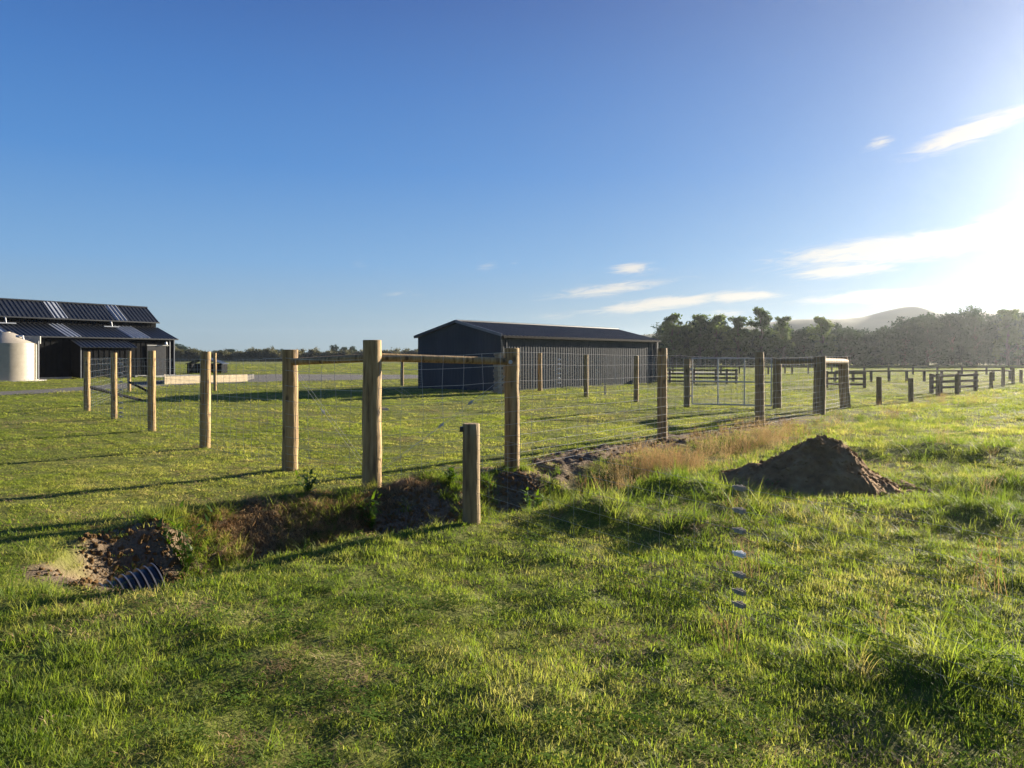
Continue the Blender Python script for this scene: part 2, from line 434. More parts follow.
def scatter(name, protos, xyz, rot, scl, idx, label, cat):
    me = bpy.data.meshes.new(name); n = len(xyz)
    me.vertices.add(n); me.vertices.foreach_set('co', xyz.astype(np.float32).reshape(-1))
    for nm, tp, arr, key in (('rot', 'FLOAT_VECTOR', rot, 'vector'), ('scl', 'FLOAT_VECTOR', scl, 'vector')):
        a = me.attributes.new(nm, tp, 'POINT'); a.data.foreach_set(key, arr.astype(np.float32).reshape(-1))
    a = me.attributes.new('pick', 'INT', 'POINT'); a.data.foreach_set('value', idx.astype(np.int32))
    me.materials.append(protos[0].data.materials[0])
    o = bpy.data.objects.new(name, me); C.objects.link(o)
    g = bpy.data.node_groups.new(name+'_scatter', 'GeometryNodeTree')
    g.interface.new_socket('Geometry', in_out='INPUT', socket_type='NodeSocketGeometry')
    g.interface.new_socket('Geometry', in_out='OUTPUT', socket_type='NodeSocketGeometry')
    gi = g.nodes.new('NodeGroupInput'); go = g.nodes.new('NodeGroupOutput')
    ip = g.nodes.new('GeometryNodeInstanceOnPoints'); ip.inputs['Pick Instance'].default_value = True
    gg = g.nodes.new('GeometryNodeGeometryToInstance')
    for p in reversed(protos):
        oi = g.nodes.new('GeometryNodeObjectInfo'); oi.inputs['Object'].default_value = p
        g.links.new(oi.outputs['Geometry'], gg.inputs[0])
    def na(nm, t):
        k = g.nodes.new('GeometryNodeInputNamedAttribute'); k.data_type = t; k.inputs[0].default_value = nm
        return k.outputs[0]
    er = g.nodes.new('FunctionNodeEulerToRotation')
    g.links.new(na('rot', 'FLOAT_VECTOR'), er.inputs[0])
    g.links.new(gi.outputs[0], ip.inputs['Points']); g.links.new(gg.outputs[0], ip.inputs['Instance'])
    g.links.new(na('pick', 'INT'), ip.inputs['Instance Index']); g.links.new(er.outputs[0], ip.inputs['Rotation'])
    g.links.new(na('scl', 'FLOAT_VECTOR'), ip.inputs['Scale'])
    g.links.new(ip.outputs[0], go.inputs[0])
    md = o.modifiers.new('scatter', 'NODES'); md.node_group = g
    tag(o, label, cat, None, 'stuff')
    return o

def wedge(n, d0, d1, half=50):
    d = np.sqrt(rng.uniform(d0*d0, d1*d1, n)); a = np.radians(rng.uniform(-half, half, n))
    return d*np.sin(a), d*np.cos(a), d
FOOT = []                                   # footprints to keep bare (filled in below): polygons
BARN = [(-26.8, 58), (-36.4, 42.6), (-43, 47), (-33.5, 62.3)]
SHED = [(-.5, 33), (8.9, 45.06), (4.75, 48.3), (-4.66, 36.25)]
def keep(x, y, keepsoil=.0):
    s = soil(x, y)
    bankn = sstep(.02, .30, fbm(x*2.2, y*2.2, 3, 91))
    ok = (rng.random(len(x)) > s*(1.15-.45*bankn)-0*keepsoil)
    for P in (DRIVE, BARN, SHED): ok &= ~in_poly(x, y, P)
    _, _, p, hw, dep, f = ditch_f(x, y)
    ok &= ~((f > .97) & (p < 3) & (rng.random(len(x)) < .9))
    ok &= ~(((x-3.82)/.95)**2+((y-9.5)/.62)**2 < 1)
    ok &= ~(((x+32.5)/2)**2+((y-47)/2)**2 < 1)
    return ok
def paddock(x, y):                          # 1 on the rough grazing side (right of the fence and near), 0 on the mown side
    fd, fs, fp = poly_dist(x, y, FENCE_R)
    return np.where(fs < 0, sstep(.3, 1.0, fd), 0)
def patchy(x, y): return fbm(x*.9, y*.9, 3, 31)

P_T = [tuft('turf', 42, .085, (.025, .06), (.003, .0052), (.2, 1.6), M['grass'], k) for k in range(4)]+[tuft('pale_turf', 46, .085, (.03, .07), (.003, .0055), (.1, .9), M['pale_turf'], 60+k) for k in range(3)]+[clover('clover', 34, .09, M['clover'], 5), tuft('thatch', 26, .09, (.03, .08), (.0025, .004), (1.6, 2.8), M['straw'], 66)]
pts = []
for d0, d1, dens, sxy, szz in ((1.9, 4.5, 340, 1., 1.), (4.5, 7.5, 210, 1.15, 1.05), (7.5, 12, 100, 1.45, 1.2), (12, 20, 44, 2.0, 1.4), (20, 35, 12, 3.2, 1.7), (35, 70, 3.6, 5.2, 1.9), (70, 150, 1.0, 8.5, 2.6)):
    n = int(R(100)/2*(d1*d1-d0*d0)*dens)
    x, y, d = wedge(n, d0, d1)
    k = keep(x, y); x, y = x[k], y[k]
    pa = paddock(x, y); pt = patchy(x, y)
    hgt = (1+(szz-1)*.4)*(.40+.55*pa)*(1+.75*pt)*rng.uniform(.7, 1.3, len(x))
    pts.append(np.stack([x, y, H(x, y), np.full(len(x), sxy)*rng.uniform(.8, 1.25, len(x)), np.clip(hgt, .25, 4), (pa < .5)|(rng.random(len(x)) < sstep(9, 26, d[k])*.8)], -1))  # far paddock mixes in the paler mown tufts, bright haze put into the colour
def pickt(T):
    n = len(T); i = np.where(T[:, 5] > .5, 4+rng.integers(0, 3, n), rng.integers(0, 4, n))
    x, y = T[:, 0], T[:, 1]; d = np.hypot(x, y); r = rng.random(n)
    cl = fbm(x*.8, y*.8, 3, 101); th = fbm(x*1.1+9, y*1.1, 3, 111)
    i = np.where((d < 10) & (T[:, 5] < .5) & (r < .012+sstep(.05, .4, cl)*.05), 7, i)
    return np.where((d < 22) & (r > 1-sstep(.12, .45, th)*.45-.03), 8, i)
T = np.concatenate(pts); n = len(T)
rot = np.stack([rng.normal(0, .12, n), rng.normal(0, .12, n), rng.uniform(0, 6.283, n)], -1)
scatter('grass', P_T, T[:, :3], rot, T[:, [3, 3, 4]], pickt(T), 'short green turf covering the whole field', 'grass')

P_L = [tuft('long_tuft', 30, .07, (.12, .30), (.004, .0075), (.5, 1.7), M['longgrass'], 20+k) for k in range(4)]
pts = []
for d0, d1, dens, sxy in ((1.9, 6, 40, 1), (6, 12, 34, 1.15), (12, 22, 9, 1.7), (22, 45, 2.2, 2.6)):
    n = int(R(100)/2*(d1*d1-d0*d0)*dens)
    x, y, d = wedge(n, d0, d1)
    k = keep(x, y, .12); x, y = x[k], y[k]
    pa = paddock(x, y); nn = fbm(x*.75, y*.75, 3, 51)
    lump = sum(np.exp(-((x-a)/(r1*1.3))**2-((y-b)/(r2*1.3))**2) for a, b, h, r1, r2 in LUMPS)
    dd, ss, pp, hw, dep, f = ditch_f(x, y)
    edge = np.exp(-((dd-hw)/.3)**2)*(pp < 7)
    right = sstep(.2, 2.2, x-(y-6)*.25)
    pr = np.clip(.02*pa+pa*right*sstep(.05, .4, nn)*.85*(.25+.75*sstep(4.5, 7.5, d[k]))+.7*lump+.5*edge*sstep(-.1, .3, nn)+.35*edge*(pp > 3), 0, 1)
    k = rng.random(len(x)) < pr
    x, y = x[k], y[k]; lump = lump[k]
    s = rng.uniform(.4, .85, len(x))*(1+.5*np.clip(lump, 0, 1))
    pts.append(np.stack([x, y, H(x, y), sxy*s, s*(1+.12*(sxy-1))], -1))
i_ = rng.integers(0, 4, 2600); t_ = rng.random(2600); dq = np.array(DITCH); w_ = rng.uniform(.0, 1.25, 2600)
x = dq[i_, 0]+(dq[i_+1, 0]-dq[i_, 0])*t_-.68*w_; y = dq[i_, 1]+(dq[i_+1, 1]-dq[i_, 1])*t_+.73*w_
k = fbm(x*1.9, y*1.9, 3, 77) > -.02; x, y = x[k], y[k]; s = rng.uniform(.35, .8, len(x))
pts.append(np.stack([x, y, H(x, y), s*1.1, s], -1))
T = np.concatenate(pts); n = len(T)
rot = np.stack([rng.normal(0, .15, n), rng.normal(0, .15, n), rng.uniform(0, 6.283, n)], -1)
scatter('long_grass', P_L, T[:, :3], rot, T[:, [3, 3, 4]], rng.integers(0, 4, n), 'longer rank grass in clumps along the ditch and across the rough paddock', 'grass')

P_D = [seedhead('seed_stalks', 16, M['drygrass'], 40+k) for k in range(3)]
arr = []
fx = np.array([p[0] for p in FENCE_R]); fy = np.array([p[1] for p in FENCE_R])
cl = np.concatenate([[0], np.cumsum(np.hypot(np.diff(fx), np.diff(fy)))])
n = 2600
t = rng.uniform(2.0, 24, n)
x = np.interp(t, cl, fx); y = np.interp(t, cl, fy)
w = rng.normal(1.15, .36, n)+.02*(t-2)
x = x+w*.80; y = y-w*.58
nn = fbm(x*.8, y*.8, 3, 61)
k = (rng.random(n) < np.clip(.02+.9*nn+.42*(np.abs(t-4.9) < 1.9)-.22*(t > 11), .01, 1))
x, y = x[k], y[k]
x2, y2, _ = wedge(900, 4, 16); k2 = (paddock(x2, y2) > .5) & (x2 > .8) & keep(x2, y2) & (rng.random(900) < .05)
x = np.concatenate([x, x2[k2]]); y = np.concatenate([y, y2[k2]])
k = keep(x, y, .5); x, y = x[k], y[k]
n = len(x); s = rng.uniform(.35, .8, n)
rot = np.stack([rng.normal(0, .12, n), rng.normal(0, .12, n), rng.uniform(0, 6.283, n)], -1)
scatter('dry_grass', P_D, np.stack([x, y, H(x, y)], -1), rot, np.stack([s*1.2, s*1.2, s], -1), rng.integers(0, 3, n), 'reddish brown seeding grass in a band along the right hand fence', 'grass')

P_S = [tuft('straw', 22, .09, (.05, .16), (.003, .006), (1.2, 2.4), M['straw'], 70+k) for k in range(3)]
n = 16000; i = rng.integers(0, 3, n); tt = rng.random(n)
dx = np.array(DITCH)
x = dx[i, 0]+(dx[i+1, 0]-dx[i, 0])*tt; y = dx[i, 1]+(dx[i+1, 1]-dx[i, 1])*tt
w = rng.uniform(.35, 1.6, n); x = x-.66*w; y = y+.75*w
nn = fbm(x*1.5, y*1.5, 3, 81)
k = (soil(x, y) > .35) & (rng.random(n) < np.clip(.12+1.1*nn+.28*(i == 1)+.3*(w > .8), 0, .7)); x, y = x[k], y[k]; n = len(x)
s = rng.uniform(.5, 1.0, n)
rot = np.stack([rng.normal(0, .3, n), rng.normal(0, .3, n), rng.uniform(0, 6.283, n)], -1)
scatter('dead_grass', P_S, np.stack([x, y, H(x, y)], -1), rot, np.stack([s, s, s], -1), rng.integers(0, 3, n), 'dead brown grass lying over the bare bank of the ditch', 'dead grass')

# ------------------------------------------------------------------ soil: clods and the heap
P_C = [clod('clod', 90+k, M['soilheap']) for k in range(4)]
x = np.concatenate([rng.uniform(-4, 1.2, 60000), rng.uniform(-.5, 7, 14000)]); y = np.concatenate([rng.uniform(4.8, 9.6, 60000), rng.uniform(8.8, 19, 14000)])
k = soil(x, y) > rng.uniform(.35, 1.0, len(x)); k &= (rng.random(len(x)) < .6) & ((np.hypot(x+2.95, y-5.35) > .75) | (rng.random(len(x)) < .15)); x, y = x[k], y[k]; n = len(x)
s = .006+.024*rng.random(n)**4
rot = rng.uniform(0, 6.283, (n, 3))
scatter('soil_clods', P_C, np.stack([x, y, H(x, y)], -1), rot, np.stack([s*1.2, s, s], -1), rng.integers(0, 4, n), 'loose clods of dug soil along the ditch and under the fence', 'soil')

def heap():
    cx, cy = 3.85, 9.32
    root = empty('soil_heap', (cx, cy, 0)); tag(root, 'heap of dark dug soil standing in the grass right of the fence', 'soil heap')
    n = 150; g = np.linspace(-1.45, 1.45, n); X, Y = np.meshgrid(g, np.linspace(-1.05, 1.05, 110))
    def hh(X, Y):
        ridge = np.interp(X, [-1.3, -1.05, -.55, -.42, -.1, .05, .35, .45, .62, .95, 1.3], [0, .10, .31, .38, .52, .56, .51, .41, .25, .08, 0])
        wy = np.interp(X, [-1.3, 0, 1.3], [.62, .92, .55])
        z = ridge*np.clip(1-np.abs(Y/wy)**1.25, -.2, 1)
        z = z*(1+.26*fbm(X*2.6, Y*2.6, 4, 3))+.06*fbm(X*4.5, Y*4.5, 5, 7)+.035*np.abs(vnoise(X*12, Y*12, 9))
        return z-.045
    Z = hh(X, Y)+H(X+cx, Y+cy)
    ny, nx = X.shape; idx = np.arange(ny*nx).reshape(ny, nx)
    q = np.stack([idx[:-1, :-1], idx[:-1, 1:], idx[1:, 1:], idx[1:, :-1]], -1).reshape(-1, 4)
    mb = MB(); mb.v = [tuple(v) for v in np.stack([X, Y, np.minimum(Z, Z)], -1).reshape(-1, 3)]; mb.f = [tuple(a) for a in q.tolist()]
    mb.build('soil', M['soilheap'], root, True)
    # clods stuck on it, one rough mesh
    mb = MB()
    for _ in range(1100):
        a, b = rnd.gauss(0, .55), rnd.gauss(0, .38)
        z = float(hh(np.array([a]), np.array([b]))[0])
        if z < .0: continue
        s = .006+.024*rnd.random()**2.5
        src = rnd.choice(P_C).data; rm = Matrix.Rotation(rnd.uniform(0, 6), 3, 'Z') @ Matrix.Rotation(rnd.uniform(0, 6), 3, 'X')
        p = Vector((a, b, z+gz(a+cx, b+cy)))
        mb.add([tuple(rm @ v.co*s+p) for v in src.vertices], [tuple(f.vertices) for f in src.polygons])
    o = mb.build('clods', M['soilheap'], root); tag(o, kind='stuff')
heap()

# ------------------------------------------------------------------ culvert and weeds
def culvert():
    end = Vector((-2.84, 5.90, -.265)); d = Vector((.70, .70, .20)).normalized(); L = 1.1
    root = empty('culvert_pipe', (end.x, end.y, end.z)); tag(root, 'black corrugated culvert pipe poking out of the bare soil in the ditch', 'pipe')
    pts = []; rad = []
    k = int(L/.055)
    for i in range(k):
        for t, r in ((0, .188), (.45, .188), (.56, .210), (.74, .210), (.9, .188)):
            pts.append(-d*(.055*(k-i-1)+.055*(1-t))); rad.append(r)
    pts.append(Vector((0, 0, 0))); rad.append(.21)
    pts.append(Vector((0, 0, 0))-d*.001); rad.append(.175); pts.append(-d*.6); rad.append(.175)
    mb = MB()
    n = 40; sd = d.cross(Vector((0, 0, 1))).normalized(); up = sd.cross(d)
    vs = [tuple(p+(up*math.cos(6.28318*j/n)+sd*math.sin(6.28318*j/n))*r) for p, r in zip(pts, rad) for j in range(n)]
    fs = [(i*n+j, i*n+(j+1) % n, (i+1)*n+(j+1) % n, (i+1)*n+j) for i in range(len(pts)-1) for j in range(n)]
    po = mb.add(vs, fs).build('pipe_wall', M['black'], root, True); po.data.materials.append(M['rib_crest'])
    for f in po.data.polygons:
        g_ = f.index//n
        if g_ < 5*k and g_ % 5 in (2,): f.material_index = 1
    return root
culvert()
def weed(x, y, hgt, n, label, seed):
    r = random.Random(seed); root = empty('weed', (x, y, gz(x, y))); tag(root, label, 'plant', 'leafy weeds on the ditch bank')
    st = MB(); lf = MB()
    for k in range(n):
        a = r.uniform(0, 6.283); ln = r.uniform(.1, .5); h = hgt*r.uniform(.6, 1)
        p = [(math.cos(a)*math.sin(ln)*h*t, math.sin(a)*math.sin(ln)*h*t, math.cos(ln)*h*t) for t in (0, .5, 1)]
        st.tube(p, [.004, .003, .002], 5)
        for t in np.linspace(.2, 1, 6):
            v = []; f = []
            blade(v, f, tuple(Vector(p[2])*float(t)), r.uniform(0, 6.283), r.uniform(.08, .17), r.uniform(.022, .04), r.uniform(.4, 1.3), r.uniform(.4, 1.1), 4)
            lf.add(v, f)
    st.build('stem', M['weed'], root); lf.build('leaves', M['weed'], root, True)
weed(-2.95, 6.62, .62, 11, 'tall bright green leafy weed just right of the culvert pipe', 1)
weed(-2.25, 8.05, .3, 7, 'low leafy weed on the upper rim of the ditch left of the corner post', 2)
weed(-1.55, 8.05, .4, 9, 'leafy weed hanging on the ditch bank below the corner post', 3)
weed(-.75, 8.75, .3, 9, 'small leafy weed on bare soil between corner post and short post', 4)
weed(.25, 8.7, .35, 9, 'leafy weed in the ditch end right of the short post', 5)

# ------------------------------------------------------------------ fences
WIRE_R = .0017
def wire_tube(mb, a, b, r=WIRE_R, n=3): mb.tube([a, b], r, n, False)
def post_mb(x, y, h, rad, lean=(0, 0), seed=0, z0=-.35, flat=False):
    r = random.Random(seed); mb = MB(); n = 16; lean = (lean[0]+r.uniform(-.008, .008), lean[1]+r.uniform(-.008, .008))
    g = gz(x, y); pts = []; rads = []
    for t in np.linspace(0, 1, 9):
        z = z0+(h-z0)*t
        pts.append((x+lean[0]*t*h+r.uniform(-1, 1)*rad*.04, y+lean[1]*t*h, g+z)); rads.append(rad*(1.03-.06*t)*r.uniform(.985, 1.015))
    top = pts[-1]; pts.append((top[0], top[1], top[2]+.006)); rads.append(rad*.90)
    return mb.tube(pts, rads, n)
NET = [.06, .15, .25, .36, .49, .64, .81, 1.00, 1.21, 1.43]
def netting(mb, a, b, top, heights=NET, step=.30, side=(0, 0), sag=.0, r=WIRE_R):
    """mesh wire between two ground points"""
    ax, ay = a; bx, by = b; L = math.hypot(bx-ax, by-ay); k = max(1, int(round(L/step)))
    rr = random.Random(int(abs(ax*1000+by*77)))
    P = [(ax+(bx-ax)*i/k+side[0], ay+(by-ay)*i/k+side[1]) for i in range(k+1)]
    G0, G1 = gz(ax, ay), gz(bx, by)
    hs = [h*top/1.6 for h in heights]+[top]
    def pt(i, h):
        t = i/k; s = math.sin(math.pi*t)
        return (P[i][0]+.012*math.sin(i*1.7+h*5), P[i][1]+.012*math.cos(i*2.1+h*4), G0+(G1-G0)*t+h-sag*s*h/top+rr.uniform(-.004, .004))
    grid = [[pt(i, h) for i in range(k+1)] for h in hs]
    for row in grid:
        mb.tube(row, r, 3, False)
    for i in range(k+1):
        mb.tube([g[i] for g in grid], r, 3, False)
def strainer_mb(mb, p, d, s=.05):
    """ratchet wire strainer: two cheek plates, a drum and a lug, along wire direction d"""
    d = Vector(d).normalized(); u = Vector((0, 0, 1)); w = d.cross(u)
    rot = Matrix((d, w, u)).transposed(); p = Vector(p)
    mb.box(p+w*.35*s, (2.0*s, .12*s, .8*s), rot); mb.box(p-w*.35*s, (2.0*s, .12*s, .8*s), rot)
    mb.tube([p-w*.55*s-d*.3*s, p+w*.55*s-d*.3*s], .34*s, 10); mb.tube([p-w*.5*s+d*.75*s, p+w*.5*s+d*.75*s], .16*s, 8)
    mb.tube([p-w*.7*s-d*.3*s, p-w*.82*s-d*.3*s], .5*s, 8)
    mb.box(p-d*1.2*s, (.8*s, .3*s, .35*s), rot)

def fence_thing(name, label, loc, group='post and wire fences round the mown field'):
    r = empty(name, (0, 0, 0)); tag(r, label, 'fence', group); return r
# --- left boundary: corner strainer -> 290 -> 205 -> 152 -> 114 -> 87
LP = [at(290, 471), at(205, 447), at(152, 431), at(114, 419), at(87, 411)]
CORNER = at(372, 487.5)
lf = fence_thing('wire_fence', 'tall netting fence of round posts running away to the left from the corner post', None)
hts = [zat(350, LP[0][1]), zat(352, LP[1][1]), zat(351, LP[2][1]), zat(353, LP[3][1]), zat(352, LP[4][1])]
rads = [.108, .088, .080, .072, .085]
for i, ((x, y), h, r_) in enumerate(zip(LP, hts, rads)):
    post_mb(x, y, h-gz(x, y), r_, seed=i+5).build('post', M['post'], lf, True)
mb = MB(); ch = [CORNER]+LP
for a, b in zip(ch[:-1], ch[1:]): netting(mb, a, b, 1.56, side=(-.07, -.06), sag=.02, r=.0023)
mb.build('netting', M['wire'], lf)
mb = MB(); ya = LP[0][1]; yb = CORNER[1]
mb.tube([(LP[0][0], LP[0][1], zat(362, ya)), (CORNER[0], CORNER[1], zat(357.5, yb))], [.048, .052], 12)
mb.build('brace_rail', M['post'], lf, True)
mb = MB()
a0 = Vector((LP[0][0], LP[0][1], 1.45)); b0 = Vector((CORNER[0], CORNER[1], .12)); a1 = Vector((LP[0][0], LP[0][1], .12)); b1 = Vector((CORNER[0], CORNER[1], 1.42))
wire_tube(mb, a0, b0); wire_tube(mb, a0+Vector((.03, 0, .03)), b0+Vector((.03, 0, .03)))
mb.build('brace_wire', M['wire'], lf)
mb = MB(); strainer_mb(mb, a0.lerp(b0, .44), b0-a0, .032); mb.build('wire_strainer', M['galv'], lf)
# column of strainers between two far posts
a, b = LP[2], LP[3]; t = .66; sx, sy = a[0]+(b[0]-a[0])*t, a[1]+(b[1]-a[1])*t
for h in NET[1:]+[1.56]:
    mb = MB(); strainer_mb(mb, (sx-.07, sy-.06, h*.98), (b[0]-a[0], b[1]-a[1], 0), .05); mb.build('wire_strainer', M['galv'], lf)
# diagonal stay at the far corner
fx_, fy_ = at(141, 401)
mb = MB(); mb.tube([(LP[4][0]+.05, LP[4][1], zat(387, LP[4][1])), (fx_, fy_, .03)], .045, 10); mb.build('stay', M['barn_wall'], lf, True)

# --- back boundary: 129 -> 215 -> 365 -> 402 (far side of the field)
bf = fence_thing('wire_fence', 'distant netting fence along the back of the mown field left of the dark shed', None)
BP = [at(129, 391.5), at(215, 391), at(365, 388), at(402, 386)]
for i, (x, y) in enumerate(BP):
    post_mb(x, y, zat([351, 353, 357, 359][i], y), [.075, .07, .085, .09][i], seed=i+20).build('post', M['post'] if i < 2 else M['post_grey'], bf, True)
mb = MB()
for a, b in zip([LP[4]]+BP[:-1], BP): netting(mb, a, b, 1.5, side=(0, -.07), r=.0022)
netting(mb, BP[3], (-4.4, 36.0), 1.5, side=(0, -.07), r=.0022)
mb.build('netting', M['wire'], bf)
sx_, sy_ = at(152, 394)
mb = MB(); mb.tube([(BP[0][0], BP[0][1], zat(382, BP[0][1])), (sx_, sy_, .03)], .05, 10); mb.build('stay', M['barn_wall'], bf, True)

# --- right boundary
rf = fence_thing('wire_fence', 'tall netting fence from the thick corner post away to the right past the shed', None)
RP = [CORNER, at(512, 474), at(662, 440), at(760, 424), at(819, 414), at(846, 408)]
rtop = [340.5, 348.5, 348.5, 352.5, 356.5, 357]
rrad = [.118, .102, .095, .105, .16, .15]
for i, ((x, y), tpx, r_) in enumerate(zip(RP, rtop, rrad)):
    post_mb(x, y, zat(tpx, y)-gz(x, y), r_, lean=((0, 0), (.0, 0), (0, 0), (0, 0), (.02, 0), (-.06, 0))[i], seed=i+40).build('post', M['post'] if i < 3 else M['post_grey'], rf, True)
mb = MB()
for a, b in zip(RP[:-1], RP[1:]): netting(mb, a, b, 1.6, side=(.10, -.08), sag=.015, r=.0021)
mb.build('netting', M['wire'], rf)
mb = MB(); mb.tube([(CORNER[0], CORNER[1], zat(357, CORNER[1])), (RP[1][0], RP[1][1], zat(361.5, RP[1][1]))], [.05, .047], 12); mb.build('brace_rail', M['post'], rf, True)
mb = MB(); mb.tube([(RP[4][0], RP[4][1], zat(361, RP[4][1])), (RP[5][0], RP[5][1], zat(361.5, RP[5][1]))], .085, 12); mb.build('brace_rail', M['post'], rf, True)
G1 = at(777, 409)
mb = MB(); mb.tube([(G1[0], G1[1], zat(361, G1[1])), (RP[4][0], RP[4][1], zat(361, RP[4][1]))], .08, 12); mb.build('brace_rail', M['post_grey'], rf, True)
mb = MB()
for dz in (0, .04):
    wire_tube(mb, Vector((RP[1][0], RP[1][1], 1.40-dz*2)), Vector((CORNER[0]+.05, CORNER[1], .15+dz)))
    wire_tube(mb, Vector((CORNER[0], CORNER[1], 1.45-dz*2)), Vector((RP[1][0], RP[1][1], .15+dz)))
mb.build('brace_wire', M['wire'], rf)
cA, cB = Vector((RP[1][0], RP[1][1], 1.40)), Vector((CORNER[0]+.05, CORNER[1], .15))
for t, px_, py_ in ((.33, 0, 0), (.55, 0, 0)):
    mb = MB(); strainer_mb(mb, cA.lerp(cB, t), cB-cA, .034); mb.build('wire_strainer', M['galv'], rf)
mb = MB(); strainer_mb(mb, (at(389, 482)[0], CORNER[1]+.1, zat(409, CORNER[1]+.1)), (1, .55, -.1), .04); mb.build('wire_strainer', M['galv'], rf)
mb = MB(); mb.tube([Vector((RP[1][0]-.02, RP[1][1]-.10, zat(362, RP[1][1]))), Vector((RP[1][0]-.02, RP[1][1]-.135, zat(362, RP[1][1])))], .028, 10); mb.build('bolt', M['galv'], rf)

# --- inner line from the shed to the gate
nf = fence_thing('wire_fence', 'netting fence running from in front of the dark shed towards the steel gate', None)
NP = [at(540, 391), at(586, 397), at(636, 402), at(687, 407)]
for i, (x, y) in enumerate(NP):
    post_mb(x, y, zat([353, 354.5, 356, 359][i], y), [.095, .09, .085, .1][i], seed=i+60).build('post', M['post'] if i < 3 else M['post_grey'], nf, True)
mb = MB()
netting(mb, (-.3, 33.6), NP[0], 1.55, side=(.05, -.08), r=.0024)
for a, b in zip(NP[:-1], NP[1:]): netting(mb, a, b, 1.55, side=(.05, -.08), r=.0024)
mb.build('netting', M['wire'], nf)
a, b = NP[0], NP[1]; sx, sy = a[0]+(b[0]-a[0])*.45, a[1]+(b[1]-a[1])*.45
for h in (.45, .65, .85, 1.05, 1.25, 1.45):
    mb = MB(); strainer_mb(mb, (sx, sy-.1, h), (b[0]-a[0], b[1]-a[1], 0), .075); mb.build('wire_strainer', M['white'], nf)

# --- the steel gate and its second post
gt = empty('field_gate', (NP[3][0], NP[3][1], 0)); tag(gt, 'galvanised tube gate with mesh infill standing shut between two dark posts', 'gate')
ga = Vector((NP[3][0]+.16, NP[3][1]-.02, 0)); gb = Vector((G1[0]-.16, G1[1]+.02, 0)); base = Vector((NP[3][0], NP[3][1], 0))
zt, zb = zat(358.5, 22.5), .10
def gp(t, z): return (ga.lerp(gb, t)-base)+Vector((0, 0, z))
mb = MB()
for z in (zt, (zt*.53), zb): mb.tube([gp(0, z), gp(1, z)], .023, 10)
for t in (0, .333, .667, 1): mb.tube([gp(t, zb), gp(t, zt)], .023, 10)
mb.build('gate_frame', M['galv'], gt, True)
mb = MB()
for k in range(1, 14): mb.tube([gp(k/14, zb), gp(k/14, zt)], .0022, 3, False)
for k in range(1, 9): mb.tube([gp(0, zb+(zt-zb)*k/9), gp(1, zb+(zt-zb)*k/9)], .0022, 3, False)
mb.build('gate_mesh', M['wire'], gt)
for z in (.35, 1.2):
    mb = MB(); mb.box(gp(0, z)-Vector((.07, 0, 0)), (.16, .03, .06)); mb.build('hinge', M['galv'], gt)
gpst = post_mb(G1[0], G1[1], zat(359, G1[1]), .125, seed=77).build('gate_post', M['post_grey'], None, True)
tag(gpst, 'stout dark round post the far end of the steel gate shuts against', 'post')

# --- low fence close to the camera
SP = at(471.5, 525.5)
low = empty('low_fence', (0, 0, 0)); tag(low, 'low netting fence of fine wire from the short round post across the near grass', 'fence')
h = zat(424, SP[1])-gz(*SP)
post_mb(SP[0], SP[1], h, .083, seed=90).build('post', M['post_grey'], low, True)
ST = (1.372, 4.4); dv = Vector((ST[0]-SP[0], ST[1]-SP[1])).normalized()
E = (SP[0]+dv.x*6.1, SP[1]+dv.y*6.1)
post_mb(E[0], E[1], .9, .083, seed=91).build('post', M['post_grey'], low, True)
LH = [.055, .115, .195, .30, .43, .575, .70, .84]
mb = MB(); L = 6.1
def lowpt(s, h):
    x, y = SP[0]+dv.x*s, SP[1]+dv.y*s
    g = gz(*SP)*(1-s/L)+gz(*E)*s/L
    return Vector((x, y, max(g+h*(1-.03*math.sin(math.pi*s/L)), g+.02)))
for h in LH: mb.tube([lowpt(s, h) for s in np.linspace(.06, L-.06, 15)], .0012, 3, False)
for s in np.arange(.3, L-.2, .3): mb.tube([lowpt(s, h) for h in LH], .0009, 3, False)
mb.build('netting', M['wire'], low)
s0 = math.hypot(ST[0]-SP[0], ST[1]-SP[1])
for i, h in enumerate(LH[1:]):
    mb = MB(); p = lowpt(s0, h); strainer_mb(mb, p, (dv.x, dv.y, -.05), .034)
    o = mb.build('wire_strainer', M['white'] if i == 3 else M['dull'], low)
    if i == 3: o['label'] = 'white wire strainer'
mb = MB(); mb.box((SP[0]-.09, SP[1]-.02, zat(429, SP[1])), (.04, .05, .05)); mb.build('insulator', M['black'], low, False, .008)

# --- low post and wire line beyond the right corner
lo = fence_thing('wire_fence', 'low post and wire fence continuing into the haze at the far right', None)
TP = [(at(879, 405), 377), (at(911, 402), 378), (at(938, 396), 374), (at(957, 394.5), 374), (at(991, 388.5), 372), (at(1003, 386.5), 367), (at(1013, 384.5), 368), (at(1021, 383.5), 370), ((30.5, 43.8), 370), ((36, 50), 369)]
for i, ((x, y), tp) in enumerate(TP):
    post_mb(x, y, zat(tp, y), .085, seed=120+i).build('post', M['post_grey'], lo, True)
mb = MB(); ch = [(RP[5], 0)]+TP
for (a, _), (b, _) in zip(ch[:-1], ch[1:]):
    for h in (.15, .32, .50, .68, .82): mb.tube([(a[0], a[1]-.1, h), (b[0], b[1]-.1, h)], .0018, 3, False)
mb.build('wires', M['dull'], lo)

